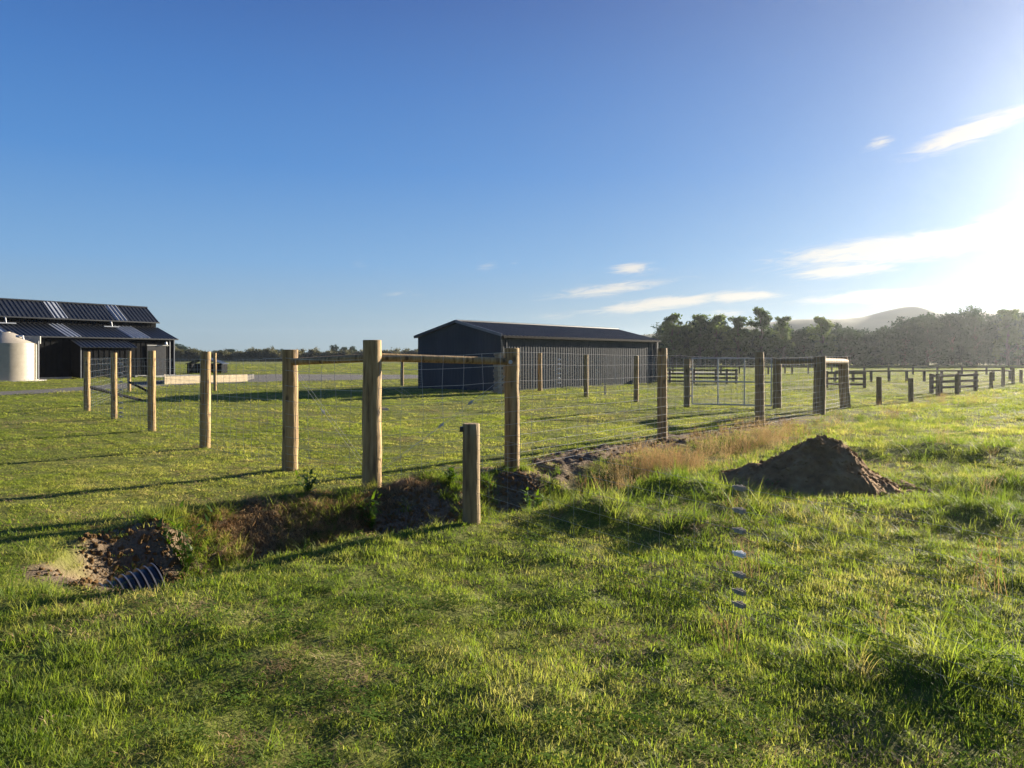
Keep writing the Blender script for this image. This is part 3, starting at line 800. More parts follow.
# --- timber rail panels in the paddock
def rail_panel(label, p0, p1, posts, h, rails, double=None):
    root = empty('post_and_rail_fence', (p0[0], p0[1], 0)); tag(root, label, 'rail fence', 'timber rail panels in the far paddock')
    d = Vector((p1[0]-p0[0], p1[1]-p0[1], 0)); ang = math.atan2(d.y, d.x); rot = Matrix.Rotation(ang, 3, 'Z'); L = d.length
    for t in posts:
        mb = MB(); mb.box(d*t+Vector((0, 0, h/2-.15)), (.13, .13, h+.3), rot); mb.build('post', M['rail'], root, False, .01)
    for z in rails:
        mb = MB(); mb.box(d*.5+rot @ Vector((0, -.09, 0))+Vector((0, 0, z)), (L, .045, .105), rot); mb.build('rail', M['rail'], root, False, .006)
    return root
rail_panel('long four rail timber panel behind the steel gate', at(661, 383), at(738, 384), (0.02, .12, .44, .72, .86, .98), .86, (.12, .34, .56, .78))
rail_panel('dark timber rail panel seen past the leaning corner post', at(826, 388), at(866, 388.5), (.02, .5, .96), .85, (.2, .48, .76))
rail_panel('hazy three rail timber panel among the low posts at the far right', at(931, 393.5), at(976, 391.5), (.01, .2, .6, .99), .84, (.25, .50, .75))
def long_rail(label, p0, p1, n, h):
    root = empty('post_and_rail_fence', (p0[0], p0[1], 0)); tag(root, label, 'rail fence', 'low rail lines across the far paddock')
    d = Vector((p1[0]-p0[0], p1[1]-p0[1], 0)); rot = Matrix.Rotation(math.atan2(d.y, d.x), 3, 'Z')
    for k in range(n+1):
        mb = MB(); mb.box(d*(k/n)+Vector((0, 0, h/2-.1)), (.12, .12, h+.2), rot); mb.build('post', M['rail'], root)
    mb = MB(); mb.box(d*.5+Vector((0, 0, h+.045)), (d.length, .10, .09), rot); mb.build('rail', M['rail'], root)
long_rail('nearer low single rail line crossing the far paddock', at(835, 382), at(1010, 381), 10, .62)
long_rail('farther low single rail line in front of the trees', (18, 63), (50, 61), 16, .62)
long_rail('faint low single rail line behind the steel gate', (9, 68), (28, 64), 10, .6)

# peg
px0, py0 = at(605, 395); mb = MB(); mb.box((px0, py0, .17), (.07, .07, .44)); pg = mb.build('marker_peg', M['timber'], None, False, .006)
tag(pg, 'small pale peg in the grass in front of the dark shed', 'peg')

# ------------------------------------------------------------------ buildings
def solve_x(px, y, O, rot):
    """local x on a wall line whose image column is px, at local depth y"""
    u = Vector((math.cos(rot), math.sin(rot))); w = Vector((-math.sin(rot), math.cos(rot))); r = (px-512)/F
    return (r*(O[1]+w.y*y)-O[0]-w.x*y)/(u.x-r*u.y)
def ribs(mb, x0, x1, y, z0, ztop, period, dirn=-1):
    x = x0
    while x < x1:
        z1 = ztop(x) if callable(ztop) else ztop
        mb.box((x, y+dirn*.012, (z0+z1)/2), (.05, .028, z1-z0)); x += period

def barn():
    O = (-26.8, 58.0); rot = R(58); Lb = 18.0
    root = empty('barn', (*O, 0), rot); tag(root, 'black stepped roof barn with pale skylight strips standing behind the water tank', 'barn')
    a, b = 2.45, 3.96; W = 2*b
    z1, z2, z3, z4 = 3.0, 3.87, 4.44, 5.55
    sec = [(0, 0), (W, 0), (W, z1-.06), (W-a, z2-.06), (W-a, z3), (b, z4-.06), (a, z3), (a, z2-.06), (0, z1-.06)]
    mb = MB().prism(sec, -Lb, 0)
    ribs(mb, -Lb+.1, -.05, 0, .12, z1-.1, .38); ribs(mb, -Lb+.1, -.05, a, z2, z3-.02, .38)
    mb.build('wall', M['barn_wall'], root)
    MB().box((-Lb/2, -.06, .07), (Lb, .10, .14)).build('plinth', M['concrete'], root)
    mb = MB(); mb.ribbed(-Lb-.15, .15, (b, z4+.02), (a-.22, z3-.14), .31); o = mb.build('upper_roof', M['barn_roof'], root)
    mb = MB(); mb.ribbed(-Lb-.15, .15, (b, z4+.02), (W-a+.22, z3-.14), .31); mb.build('upper_roof', M['barn_roof'], root)
    mb = MB(); mb.tube([(-Lb-.15, b, z4+.05), (.16, b, z4+.05)], .07, 8); mb.build('ridge_cap', M['barn_roof'], o, True)
    UP = o
    mb = MB(); mb.ribbed(-Lb-.15, .2, (a, z2+.02), (-.25, z1-.07), .31); LT = mb.build('lean_to_roof', M['barn_roof'], root)
    mb = MB(); mb.ribbed(-Lb-.15, .2, (W-a, z2+.02), (W+.25, z1-.07), .31); mb.build('lean_to_roof', M['barn_roof'], root)
    # pale skylight sheets, 60 mm proud of the dark ones
    def light(px0, px1, top, bot, on):
        ym = (top[0]+bot[0])/2
        x0 = solve_x(px0, ym, O, rot); x1 = solve_x(px1, ym, O, rot)
        mb = MB(); mb.ribbed(x0, x1, (top[0], top[1]+.03), (bot[0], bot[1]+.03), .31); mb.build('skylight', M['sky_light'], on)
    up = ((b-.05, z4), (a-.2, z3-.13)); lo_ = ((a-.03, z2+.01), (-.24, z1-.066))
    for p in ((49, 63), (110, 124)): light(*p, *up, UP)
    for p in ((-8, 2), (58, 73), (121, 141)): light(*p, *lo_, LT)
    # gutters
    for y, z, on in ((a-.27, z3-.16, UP), (-.31, z1-.1, LT)):
        mb = MB(); mb.box((-Lb/2, y, z), (Lb+.3, .10, .10)); mb.build('gutter', M['barn_roof'], on, False, .015)
    # white spreader pipes on the lean-to roof
    for px0, px1, pv in ((-6, 16, 6), (104, 119, 112)):
        x0, x1, xv = (solve_x(p, 1.9, O, rot) for p in (px0, px1, pv)); zz = z2-.19+.15
        mb = MB(); mb.tube([(x0, 1.9, zz), (x1, 1.9, zz)], .05, 8); mb.tube([(xv, 1.9, zz), (xv, 2.0, zz+.35), (xv, 2.18, z3-.2)], .05, 8)
        mb.build('spreader_pipe', M['sky_light'], root, True)
    # enclosed porch
    xl = solve_x(71, 0, O, rot); xr = xl+3.86; p = 1.36
    mb = MB().prism([(-p, 0), (-.02, 0), (-.02, 2.74), (-p, 2.24)], xl, xr); ribs(mb, xl+.1, xr, -p, .1, 2.2, .38)
    mb.build('porch_wall', M['barn_wall'], root)
    mb = MB(); mb.ribbed(xl-.12, xr+.12, (-.03, 2.80), (-p-.25, 2.20), .31); mb.build('porch_roof', M['barn_roof'], root)
    mb = MB(); mb.box((xl-.03, -p, 1.15), (.06, .06, 2.3)); mb.build('corner_trim', M['flash'], root)
    # sliding door, lamp, corner trims, downpipe
    x0, x1 = solve_x(146, 0, O, rot), solve_x(165, 0, O, rot)
    d = MB().box(((x0+x1)/2, -.10, 1.2), (x1-x0, .06, 2.35)).build('door', M['black'], root, False, .01)
    MB().tube([(x0, -.13, 2.42), (x1+.25, -.13, 2.42)], .035, 8).build('door_track', M['galv'], d)
    xm = solve_x(164, 0, O, rot); mb = MB(); mb.tube([(xm, -.05, 2.62), (xm, -.28, 2.66)], .02, 6); mb.tube([(xm, -.28, 2.70), (xm, -.28, 2.5)], [.06, .11], 12)
    mb.build('wall_lamp', M['white'], root, True)
    MB().box((-.03, -.03, 1.46), (.07, .07, 2.9)).build('corner_trim', M['flash'], root)
    MB().tube([(-.45, -.09, 2.85), (-.45, -.09, .1)], .04, 8).build('downpipe', M['flash'], root, True)
    for px_ in (136, 150):
        pass
    xc0, xc1 = solve_x(136, 0, O, rot), 1.2
    MB().box(((xc0+xc1)/2, -.95, .05), (xc1-xc0, 1.5, .10)).build('doorstep', M['concrete'], root, False, .01)
barn()

def tank():
    Y = 47.0; X = (5-512)*Y/F; r = 1.82; hw = zat(343, Y-1); ht = zat(332.5, Y)
    root = empty('water_tank', (X, Y, 0)); tag(root, 'large round beige plastic water tank in front of the black barn', 'water tank')
    n = 64
    prof = [(r*1.0, .0), (r, .06)]
    z = .1
    while z < hw-.1:
        prof += [(r, z), (r*1.0007, z+.03), (r*1.0007, z+.20), (r, z+.23)]; z += .26
    prof += [(r, hw-.05), (r*.985, hw), (r*.3, ht-.06), (r*.24, ht), (.02, ht+.01)]
    vs = [(q*math.cos(6.28318*j/n), q*math.sin(6.28318*j/n), z) for q, z in prof for j in range(n)]
    fs = [(i*n+j, i*n+(j+1) % n, (i+1)*n+(j+1) % n, (i+1)*n+j) for i in range(len(prof)-1) for j in range(n)]
    MB().add(vs, fs).build('tank_body', M['tank'], root, True)
    MB().tube([(0, 0, ht), (0, 0, ht+.035)], .32, 24).build('lid', M['tank'], root, True)
    # inlet box against the right rim and the overflow pipe
    MB().box((r*.72, .5, hw+.22), (1.3, .10, .5)).build('inlet_panel', M['concrete'], root, False, .01)
    MB().tube([(r*1.06, .3, hw+.15), (r*1.06, .3, hw-.75), (r*1.06, .3, .1)], .06, 10).build('overflow_pipe', M['flash'], root, True)
    mb = MB(); mb.tube([(.75, -.1, hw+.48), (1.25, -.1, hw+.44)], .05, 8); mb.tube([(1.2, -.1, hw+.44), (1.3, -.1, hw+.15)], .05, 8); mb.build('inlet_pipe', M['white'], root, True)
    MB().tube([(0, 0, -.1), (0, 0, .04)], r*1.25, 40).build('tank_base', M['concrete'], root)
tank()

def shed():
    O = (-.5, 33.0); rot = R(49.5); L, W = 14.1, 5.53; ze, za = 2.56, 3.22
    root = empty('shed', (*O, 0), rot); tag(root, 'long dark blue grey steel shed with a low gable roof beyond the netting fence', 'shed')
    mb = MB().prism([(0, 0), (W, 0), (W, ze-.05), (W/2, za-.05), (0, ze-.05)], 0, L)
    x = .15
    while x < L: mb.box((x, -.006, ze/2), (.045, .016, ze-.12)); x += .2
    y = .15
    while y < W-.05:
        zt = ze+(za-ze)*(1-abs(y-W/2)/(W/2))-.12
        mb.box((-.006, y, zt/2), (.016, .045, zt)); y += .2
    mb.build('wall', M['shed_wall'], root)
    for top, bot in (((W/2, za+.02), (-.14, ze-.03)), ((W/2, za+.02), (W+.14, ze-.03))):
        mb = MB(); mb.ribbed(-.1, L+.1, top, bot, .28, .035); rf_ = mb.build('roof', M['shed_roof'], root)
    MB().tube([(-.1, W/2, za+.05), (L+.1, W/2, za+.05)], .06, 8).build('ridge_cap', M['shed_roof'], rf_, True)
    s = math.atan2(za-ze, W/2)
    for y0, y1 in ((-.16, W/2), (W+.16, W/2)):
        d = Vector((0, y1-y0, za-ze+.05)); c = Vector((-.12, (y0+y1)/2, (za+ze)/2+.01)); rt = Matrix.Rotation(math.atan2(d.z, d.y), 3, 'X')
        MB().box(c, (.05, d.length, .13), rt).build('barge_board', M['shed_roof'] if y0 > 0 else M['flash'], root)
    MB().box((L/2, -.20, ze-.09), (L+.2, .11, .10)).build('gutter', M['barn_wall'], root)
    for x_ in (.25, L-.3): MB().tube([(x_, -.09, ze-.1), (x_, -.09, .08)], .045, 8).build('downpipe', M['shed_wall'], root, True)
    for x_ in (.0, L): MB().box((x_, -.02, ze/2-.02), (.10, .09, ze-.1)).build('corner_trim', M['black'], root)
shed()

def pallets():
    hgt = .243; root0 = None
    x, y = (507-512)*31.5/F, 31.5
    for k in range(7):
        if root0 is None:
            root = empty('pallet', (x, y, .02), R(12)); root0 = root
            w, dpt = 1.0, 1.0
            mb = MB()
            for i in range(7): mb.box((-w/2+.06+i*(w-.12)/6, 0, hgt-.02), (.115, dpt, .035))
            mb.build('top_deck', M['pallet'], root)
            mb = MB()
            for yy in (-dpt/2+.05, 0, dpt/2-.05): mb.box((0, yy, hgt-.065), (w, .09, .05))
            mb.build('stringer', M['pallet'], root)
            for xx in (-w/2+.11, 0, w/2-.11):
                for yy in (-dpt/2+.07, 0, dpt/2-.07):
                    MB().box((xx, yy, hgt/2-.02), (.15, .13, hgt-.11)).build('block', M['pallet'], root)
            mb = MB()
            for yy in (-dpt/2+.06, 0, dpt/2-.06): mb.box((0, yy, .02), (w, .10, .035))
            mb.build('bottom_deck', M['pallet'], root)
        else: root = copy_tree(root0)
        root.location = (x+rnd.uniform(-.02, .02), y+rnd.uniform(-.02, .02), .01+k*hgt); root.rotation_euler.z = R(12+rnd.uniform(-2, 2))
        nm = ['lowest', 'second from the ground', 'third from the ground', 'middle', 'third from the top', 'second from the top', 'topmost'][k]
        tag(root, f'pale wooden pallet, {nm} in the stack beside the shed corner', 'pallet', 'wooden pallets stacked by the shed')
pallets()

def planter():
    A, B = Vector((*at(164, 384.5), 0)), Vector((*at(247, 381.5), 0))
    root = empty('timber_edging', (A.x, A.y, 0)); d = B-A; ang = math.atan2(d.y, d.x); rot = Matrix.Rotation(ang, 3, 'Z'); L = d.length
    tag(root, 'long pale new timber retaining edge holding a gravel pad beside the barn', 'retaining edge')
    for k in range(2):
        MB().box(d*.5+Vector((0, 0, .11+k*.222)), (L, .09, .22), rot).build('board', M['timber'], root, False, .01)
    w = rot @ Vector((0, 1, 0)); ra = A.normalized()*6.0; rb = B.normalized()*6.0+Vector((.6, 0, 0))
    for p, q_ in ((Vector((0, 0, 0))+ra*.02, ra),):
        sd = Vector((-q_.y, q_.x, 0)).normalized()*(-.05 if q_ is ra else .05)
        for k in range(2):
            z0, z1 = k*.222, k*.222+.22
            a0, a1, b0, b1 = p+sd*.0, p+q_, p+sd*2, p+q_+sd*2
            vs = [(v.x, v.y, z) for z in (z0, z1) for v in (a0, a1, b1, b0)]
            MB().add(vs, [(3, 2, 1, 0), (4, 5, 6, 7), (0, 1, 5, 4), (1, 2, 6, 5), (2, 3, 7, 6), (3, 0, 4, 7)]).build('board', M['timber'], root)
    for t in np.linspace(.04, .96, 6):
        MB().box(d*t+w*.10+Vector((0, 0, .15)), (.1, .1, .55), rot).build('stake', M['timber'], root)
    c = [w*.08+d*.02, d*.98+w*.08, d*.98+rb, d*.02+ra]
    vs = [(v.x, v.y, z) for z in (.02, .33) for v in c]
    MB().add(vs, [(3, 2, 1, 0), (4, 5, 6, 7), (0, 1, 5, 4), (1, 2, 6, 5), (2, 3, 7, 6), (3, 0, 4, 7)]).build('gravel_fill', M['gravel'], root)
planter()

def shelter():
    Y = 66.0; x0, x1 = (187-512)*Y/F, (220-512)*Y/F; W = x1-x0; D = 2.2; h0, h1 = zat(364, Y), zat(359.5, Y)
    root = empty('field_shelter', (x0, Y, 0), R(8)); tag(root, 'small black open fronted gable shelter far behind the timber edging', 'shelter')
    MB().box((W/2, D, h0/2), (W, .06, h0)).build('back_wall', M['barn_wall'], root)
    for x in (0.03, W-.03): MB().box((x, D/2, h0/2), (.06, D, h0)).build('side_wall', M['barn_wall'], root)
    for s in (0, 1):
        a = Vector((-.12 if s == 0 else W+.12, 0, h0-.03)); b = Vector((W/2, 0, h1+.12)); n = (b-a)
        mb = MB(); t = .05
        vs = [(a.x, -.15, a.z), (b.x, -.15, b.z), (b.x, D+.15, b.z), (a.x, D+.15, a.z)]
        mb.add(vs+[(p[0], p[1], p[2]+t) for p in vs], [(0, 1, 2, 3), (7, 6, 5, 4), (0, 4, 5, 1), (1, 5, 6, 2), (2, 6, 7, 3), (3, 7, 4, 0)]).build('roof', M['barn_roof'], root)
    for t in (.12, .3, .7, .88): MB().box((W*t, 0, h0/2), (.07, .07, h0)).build('post', M['flash'] if t in (.3,) else M['barn_wall'], root)
    MB().box((W/2, .02, h0+.02), (W*.55, .05, .08)).build('tie_beam', M['flash'], root)
shelter()

# ------------------------------------------------------------------ trees
def leaf_quads(rs, centres, radii, n_per, size):
    V = []; Fc = []; o = 0
    for c, r_ in zip(centres, radii):
        p = rs.normal(0, .55, (n_per, 3))*r_*np.array([1, 1, .8])+c
        a = rs.normal(0, 1, (n_per, 3)); a /= np.linalg.norm(a, axis=1, keepdims=True)
        b = np.cross(a, rs.normal(0, 1, (n_per, 3))); b /= np.linalg.norm(b, axis=1, keepdims=True)
        s = rs.uniform(.6, 1.3, (n_per, 1))*size
        q = np.stack([p-a*s, p+b*s*.55, p+a*s, p-b*s*.55], 1).reshape(-1, 3)
        V.append(q); k = n_per
        Fc.append((np.arange(k*4).reshape(k, 4)+o)); o += k*4
    return np.concatenate(V), np.concatenate(Fc)
def tree_proto(name, h, w, kind, seed, mat):
    rs = np.random.default_rng(seed)
    root = empty(name, (0, 0, 0))
    tk = MB(); th = h*(.55 if kind == 'dome' else .9)
    tk.tube([(0, 0, -.1), (rs.normal(0, .1), rs.normal(0, .1), th*.4), (rs.normal(0, .2), rs.normal(0, .2), th)], [.24, .17, .06], 8)
    cs = []; rr = []
    nb = 34 if kind == 'dome' else 22
    for k in range(nb):
        t = (k+.5)/nb; ang = k*2.4+rs.normal(0, .3)
        if kind == 'dome':
            z = h*(.05+.88*t**.85); e = w*.5*math.sin(math.pi*min(1, .36+.60*t))**.7*rs.uniform(.55, 1.0)
        elif kind == 'poplar':
            z = h*(.2+.76*t); e = w*.5*(.35+.65*math.sin(math.pi*min(1, .25+.75*t)))*rs.uniform(.3, 1.0)
        else:
            z = h*(.12+.75*t); e = w*.5*math.sqrt(max(.05, 1-t*t*.8))*rs.uniform(.4, 1)
        c = np.array([math.cos(ang)*e, math.sin(ang)*e, z+rs.normal(0, .04)*h])
        if k % 2 == 0:
            zb = max(.3, c[2]*.55); tk.tube([(0, 0, zb), (c[0]*.5, c[1]*.5, zb+(c[2]-zb)*.6), tuple(c)], [.07, .05, .02], 5)
        for _ in range(5):
            cs.append(c+rs.normal(0, .26, 3)*np.array([1, 1, .8])*w*.28); rr.append(w*rs.uniform(.07, .13))
    V, Fc = leaf_quads(rs, cs, rr, 44 if kind != 'poplar' else 34, .20 if kind != 'hedge' else .22)
    V[:, 2] = np.maximum(V[:, 2], .05)
    tk.build('trunk', M['bark'], root, True)
    me = bpy.data.meshes.new('crown'); me.from_pydata(V.tolist(), [], Fc.tolist()); me.materials.append(mat)
    o = bpy.data.objects.new('crown', me); C.objects.link(o); o.parent = root
    return root
DOME = [tree_proto('broadleaf_tree', 8.2, 6.4, 'dome', 200+k, M['leaf_dark']) for k in range(4)]
POP = [tree_proto('airy_tree', 8.6, 3.8, 'poplar', 220+k, M['leaf_poplar']) for k in range(2)]
HED = [tree_proto('hedge_shrub', 2.9, 6.2, 'hedge', 240+k, M['leaf_hedge']) for k in range(3)]
used = {}
def put(protos, i, x, y, s, sz, label, cat, group):
    p = protos[i % len(protos)]
    if p.name not in used: used[p.name] = 1; o = p
    else: o = copy_tree(p)
    o.location = (x, y, -.03); o.rotation_euler.z = rnd.uniform(0, 6.28); o.scale = (s, s, sz)
    tag(o, label, cat, group); return o
prof = [(650, 328), (672, 321), (690, 325), (720, 326), (745, 329), (770, 328), (800, 330), (830, 330), (855, 329), (880, 326), (905, 320), (930, 315), (955, 313), (985, 313), (1005, 321), (1020, 315), (1060, 312), (1200, 312)]
def topz(px, Y): return zat(np.interp(px, [p[0] for p in prof], [p[1] for p in prof]), Y)
GT = 'belt of trees along the far edge of the paddock'
k = 0; px = 676
while px < 1110:
    Y = 118+rnd.uniform(-2, 2); x = (px-512)*Y/F; h = topz(px, Y)+rnd.uniform(-1.1, .5)
    put(DOME, k, x, Y, rnd.uniform(.85, 1.1), h/8.0, 'dense dark broadleaf tree in the front row of the hazy tree belt', 'tree', GT)
    k += 1; px += rnd.uniform(17, 25)
px = 668; k = 0
while px < 1120:
    Y = 127+rnd.uniform(-2, 2); x = (px-512)*Y/F; h = topz(px, Y)+rnd.uniform(-1.0, .6)
    put(DOME, k+1, x, Y, rnd.uniform(.95, 1.2), h/8.0, 'dark broadleaf tree half hidden in the back row of the hazy tree belt', 'tree', GT)
    k += 1; px += rnd.uniform(20, 28)
for k, (px, tp, lab) in enumerate([(672, 318, 'airy pale tree at the left end of the tree belt next to the shed'), (700, 319, 'airy pale tree rising just left of the steel gate in the tree belt'),
        (716, 319, 'airy pale tree second to rise above the belt behind the steel gate'), (738, 321, 'low airy pale tree between the gate and the tallest slim tree'), (762, 312, 'tallest slim airy tree standing above the tree belt'),
        (783, 321, 'airy pale tree right beside the tallest slim tree'), (823, 321, 'airy pale tree above the leaning corner post'), (1008, 314, 'slim pale tree near the right end of the tree belt')]):
    Y = 113+rnd.uniform(-1, 1); put(POP, k, (px-512)*Y/F, Y, rnd.uniform(.85, 1.1), (zat(tp, Y)+.5)/8.3, lab, 'tree', 'airy trees in front of the belt')
k = 0; px = 150
while px < 470:
    Y = 215+rnd.uniform(-3, 3); x = (px-512)*Y/F
    put(HED, k, x, Y, rnd.uniform(.9, 1.2), rnd.uniform(.9, 1.2), 'olive green shrub in the far hedgerow left of the shed', 'shrub', 'shrubs of the far hedgerow')
    k += 1; px += rnd.uniform(12, 17)
def far_tree(px, tp, sx, lab, i):
    Y = 262; put(DOME, i, (px-512)*Y/F, Y, sx, zat(tp, Y)/7.9, lab, 'tree', 'trees beyond the far hedgerow')
far_tree(178, 345, .9, 'rounded grey green tree right beside the barn end', 0)
far_tree(183, 347, .8, 'lower grey green tree peeping out right of the barn', 1)
for j, (px, tp) in enumerate([(218, 351), (230, 349.5), (250, 350), (262, 349.5), (280, 350)]):
    far_tree(px, tp, .9, 'low tree beyond the hedgerow between the two buildings', j)
for j, (px, tp, lab) in enumerate([(334, 346, 'taller tree left in the clump over the brace rail'), (344, 347.5, 'middle tree in the clump over the brace rail'), (353, 347.5, 'tree right in the clump over the brace rail')]):
    far_tree(px, tp, .62, lab, j)

# ------------------------------------------------------------------ air
hz = MB().box((0, 0, 14.0), (2*FAR+20, 2*FAR+20, 32.0)).build('haze', None)
hm = bpy.data.materials.new('morning_haze'); hm.use_nodes = True; nt = hm.node_tree
for n_ in list(nt.nodes): nt.nodes.remove(n_)
out = N(nt, 'ShaderNodeOutputMaterial'); pv = N(nt, 'ShaderNodeVolumePrincipled')
pv.inputs['Color'].default_value = (.86, .93, 1, 1); pv.inputs['Density'].default_value = .0002; pv.inputs['Anisotropy'].default_value = .72
nt.links.new(pv.outputs[0], out.inputs['Volume'])
hz.data.materials.clear(); hz.data.materials.append(hm); tag(hz, 'thin pale morning haze over the fields', 'haze', None, 'stuff')

# ------------------------------------------------------------------ light and sky
az, el = R(SUN_AZ), R(SUN_EL)
S = Vector((math.sin(az)*math.cos(el), math.cos(az)*math.cos(el), math.sin(el)))
sl = bpy.data.lights.new('sun', 'SUN'); sl.energy = 5.0; sl.angle = R(.53); sl.color = (1, .88, .70)
so = bpy.data.objects.new('sun', sl); C.objects.link(so); so.rotation_euler = S.to_track_quat('Z', 'Y').to_euler(); so.location = (30, 30, 30)
w = bpy.data.worlds.new('World'); scn.world = w; w.use_nodes = True; nt = w.node_tree
bg = nt.nodes['Background']
sky = N(nt, 'ShaderNodeTexSky', sky_type='NISHITA'); sky.sun_disc = False; sky.sun_elevation = el; sky.sun_rotation = az
sky.air_density = 1.0; sky.dust_density = .0; sky.ozone_density = 2.5; sky.altitude = 0
tc = N(nt, 'ShaderNodeTexCoord'); sp = N(nt, 'ShaderNodeSeparateXYZ'); nt.links.new(tc.outputs['Generated'], sp.inputs[0])
def m_(op, a, b=None, c=None):
    n = N(nt, 'ShaderNodeMath', operation=op)
    for i, v in enumerate((a, b, c)):
        if v is None: continue
        if isinstance(v, bpy.types.NodeSocket): nt.links.new(v, n.inputs[i])
        else: n.inputs[i].default_value = v
    return n.outputs[0]
AZ = m_('ARCTAN2', sp.outputs[0], sp.outputs[1]); EL = m_('ARCSINE', sp.outputs[2])
def pix(px, py):
    v = Vector(((px-512)/F, 1, (HOR-py)/F)).normalized(); return math.atan2(v.x, v.y), math.asin(v.z)
#          centre x,y, half length, half thickness (px), tilt (deg), strength
CL = [(905, 248, 125, 13, 4, 1.0), (1010, 228, 80, 16, 10, 1.0), (845, 271, 48, 6, 3, .85), (975, 130, 62, 10, 16, .85), (880, 143, 13, 6, 10, .6), (1020, 210, 30, 8, 12, .7),
      (612, 289, 60, 6, 7, .6), (632, 269, 20, 6, 0, .65), (668, 303, 85, 6, 6, .75), (735, 297, 40, 5, 2, .8), (885, 296, 90, 6, 1, .8), (940, 301, 60, 5, 2, .7), (1010, 282, 55, 8, 3, .6), (990, 298, 30, 6, 0, .6),
      (487, 266, 12, 4, 5, .35), (515, 262, 8, 3, 20, .3), (398, 294, 22, 3, 0, .3), (356, 263, 10, 5, 0, .22), (725, 313, 25, 4, 0, .5), (1100, 190, 90, 22, 14, .9), (560, 316, 40, 4, 3, .3)]
tot = None
for cx, cy, ra, rb, tilt, st in CL:
    a0, e0 = pix(cx, cy); a1, _ = pix(cx+ra, cy); _, e1 = pix(cx, cy-rb)
    ra_, rb_ = abs(a1-a0), abs(e1-e0); c, s = math.cos(R(tilt)), math.sin(R(tilt))
    da = m_('SUBTRACT', AZ, a0); de = m_('SUBTRACT', EL, e0)
    u = m_('MULTIPLY', m_('ADD', m_('MULTIPLY', da, c), m_('MULTIPLY', de, s)), 1/ra_)
    v = m_('MULTIPLY', m_('SUBTRACT', m_('MULTIPLY', de, c), m_('MULTIPLY', da, s)), 1/rb_)
    g = m_('EXPONENT', m_('MULTIPLY', m_('ADD', m_('MULTIPLY', u, u), m_('MULTIPLY', v, v)), -.8))
    g = m_('MULTIPLY', g, min(1.1, st*1.25))
    tot = g if tot is None else m_('MAXIMUM', tot, g)
cb = N(nt, 'ShaderNodeCombineXYZ'); nt.links.new(m_('SUBTRACT', m_('MULTIPLY', AZ, 9.), m_('MULTIPLY', EL, 4.)), cb.inputs[0]); nt.links.new(m_('ADD', m_('MULTIPLY', EL, 62.), m_('MULTIPLY', AZ, -5.)), cb.inputs[1])
nz = N(nt, 'ShaderNodeTexNoise', i_Scale=2.1, i_Detail=10, i_Roughness=.68, i_Distortion=.8); nt.links.new(cb.outputs[0], nz.inputs['Vector'])
dens = m_('ADD', tot, m_('MULTIPLY', m_('SUBTRACT', nz.outputs['Fac'], .5), 1.9))
mr = N(nt, 'ShaderNodeMapRange', interpolation_type='SMOOTHSTEP', i_1=.12, i_2=.95); nt.links.new(dens, mr.inputs[0])
fac = m_('MULTIPLY', m_('MULTIPLY', mr.outputs[0], m_('MINIMUM', m_('MULTIPLY', tot, 2.0), 1.0)), .78)
bw = N(nt, 'ShaderNodeRGBToBW'); nt.links.new(sky.outputs[0], bw.inputs[0])
comp = m_('DIVIDE', .075, m_('ADD', m_('MULTIPLY', bw.outputs[0], .045), 1.0))
vm = N(nt, 'ShaderNodeVectorMath', operation='SCALE'); nt.links.new(sky.outputs[0], vm.inputs[0]); nt.links.new(comp, vm.inputs['Scale'])
K = 1/.174
grad = ramp(nt, m_('DIVIDE', EL, R(60)), [(0, (.36, .49, .58)), (.05, (.33, .50, .66)), (.117, (.215, .44, .76)), (.233, (.10, .30, .70)), (.333, (.066, .222, .60)), (.433, (.043, .145, .46)), (1, (.03, .09, .33))])
gs = N(nt, 'ShaderNodeVectorMath', operation='SCALE'); nt.links.new(grad, gs.inputs[0]); gs.inputs['Scale'].default_value = K*.82
sm = N(nt, 'ShaderNodeVectorMath', operation='ADD'); nt.links.new(vm.outputs[0], sm.inputs[0]); nt.links.new(gs.outputs[0], sm.inputs[1])
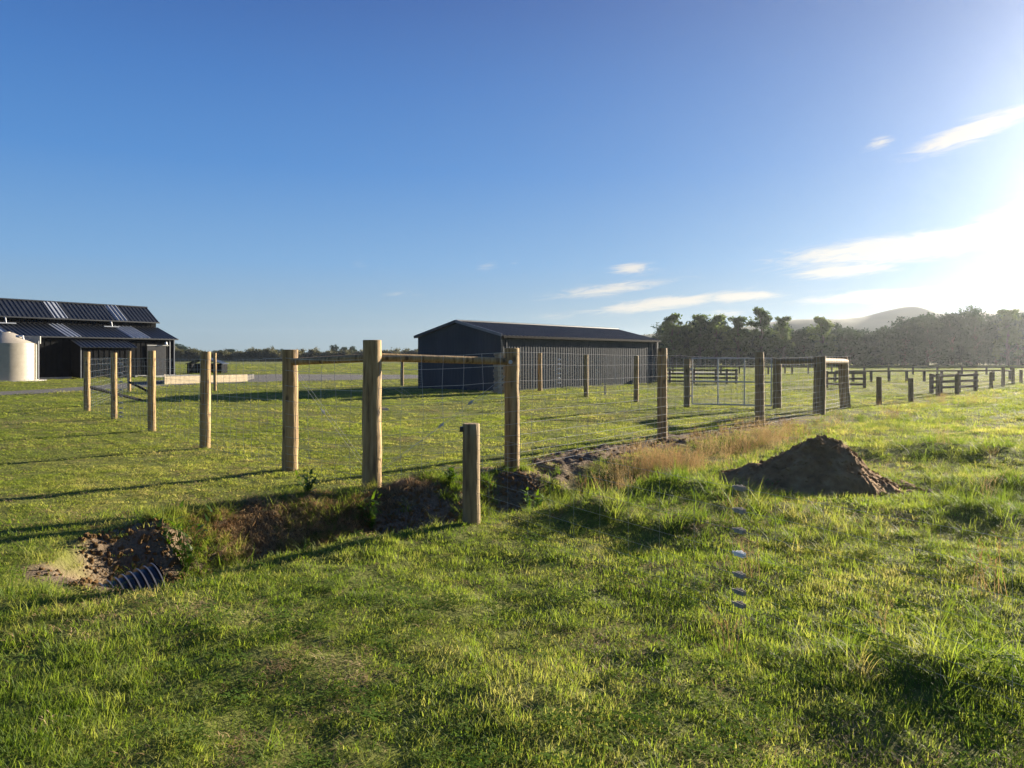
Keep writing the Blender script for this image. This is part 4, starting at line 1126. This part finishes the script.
dt = N(nt, 'ShaderNodeVectorMath', operation='DOT_PRODUCT'); nt.links.new(tc.outputs['Generated'], dt.inputs[0]); dt.inputs[1].default_value = tuple(S)
ang = m_('ARCCOSINE', m_('MINIMUM', dt.outputs['Value'], .99999))
aur = m_('ADD', m_('MULTIPLY', m_('EXPONENT', m_('MULTIPLY', m_('POWER', m_('DIVIDE', ang, R(10.5)), 2.0), -1.0)), 7.0), m_('MULTIPLY', m_('EXPONENT', m_('DIVIDE', ang, R(-18))), 2.5))
va = N(nt, 'ShaderNodeVectorMath', operation='SCALE'); va.inputs[0].default_value = (1, .95, .85); nt.links.new(aur, va.inputs['Scale'])
sa = N(nt, 'ShaderNodeVectorMath', operation='ADD'); nt.links.new(sm.outputs[0], sa.inputs[0]); nt.links.new(va.outputs[0], sa.inputs[1])
SKY = sa.outputs[0]
cc2 = N(nt, 'ShaderNodeRGB'); cc2.outputs[0].default_value = (5.3, 4.85, 4.1, 1); cc2 = cc2.outputs[0]
nt.links.new(mixc(nt, fac, SKY, cc2), bg.inputs[0]); bg.inputs[1].default_value = .05

# ------------------------------------------------------------------ camera and render settings
cd = bpy.data.cameras.new('camera'); cam = bpy.data.objects.new('camera', cd); C.objects.link(cam); scn.camera = cam
cam.location = (0, 0, EYE); cam.rotation_euler = (R(90), 0, 0)
cd.sensor_width = 36; cd.lens = 36*F/1024; cd.shift_y = -(384-HOR)/1024; cd.clip_start = .05; cd.clip_end = 6000
vs = scn.view_settings; scn.display_settings.display_device = 'sRGB'
vs.view_transform = 'Standard'; vs.look = 'None'; vs.gamma = 1; vs.exposure = 1.84; vs.use_curve_mapping = False
cy = scn.cycles
cy.max_bounces = 6; cy.diffuse_bounces = 2; cy.glossy_bounces = 2; cy.transmission_bounces = 3; cy.volume_bounces = 0; cy.transparent_max_bounces = 4
cy.caustics_reflective = False; cy.caustics_refractive = False
cy.use_denoising = True
try: cy.denoiser = 'OPENIMAGEDENOISE'
except Exception: pass
cy.sample_clamp_indirect = 6
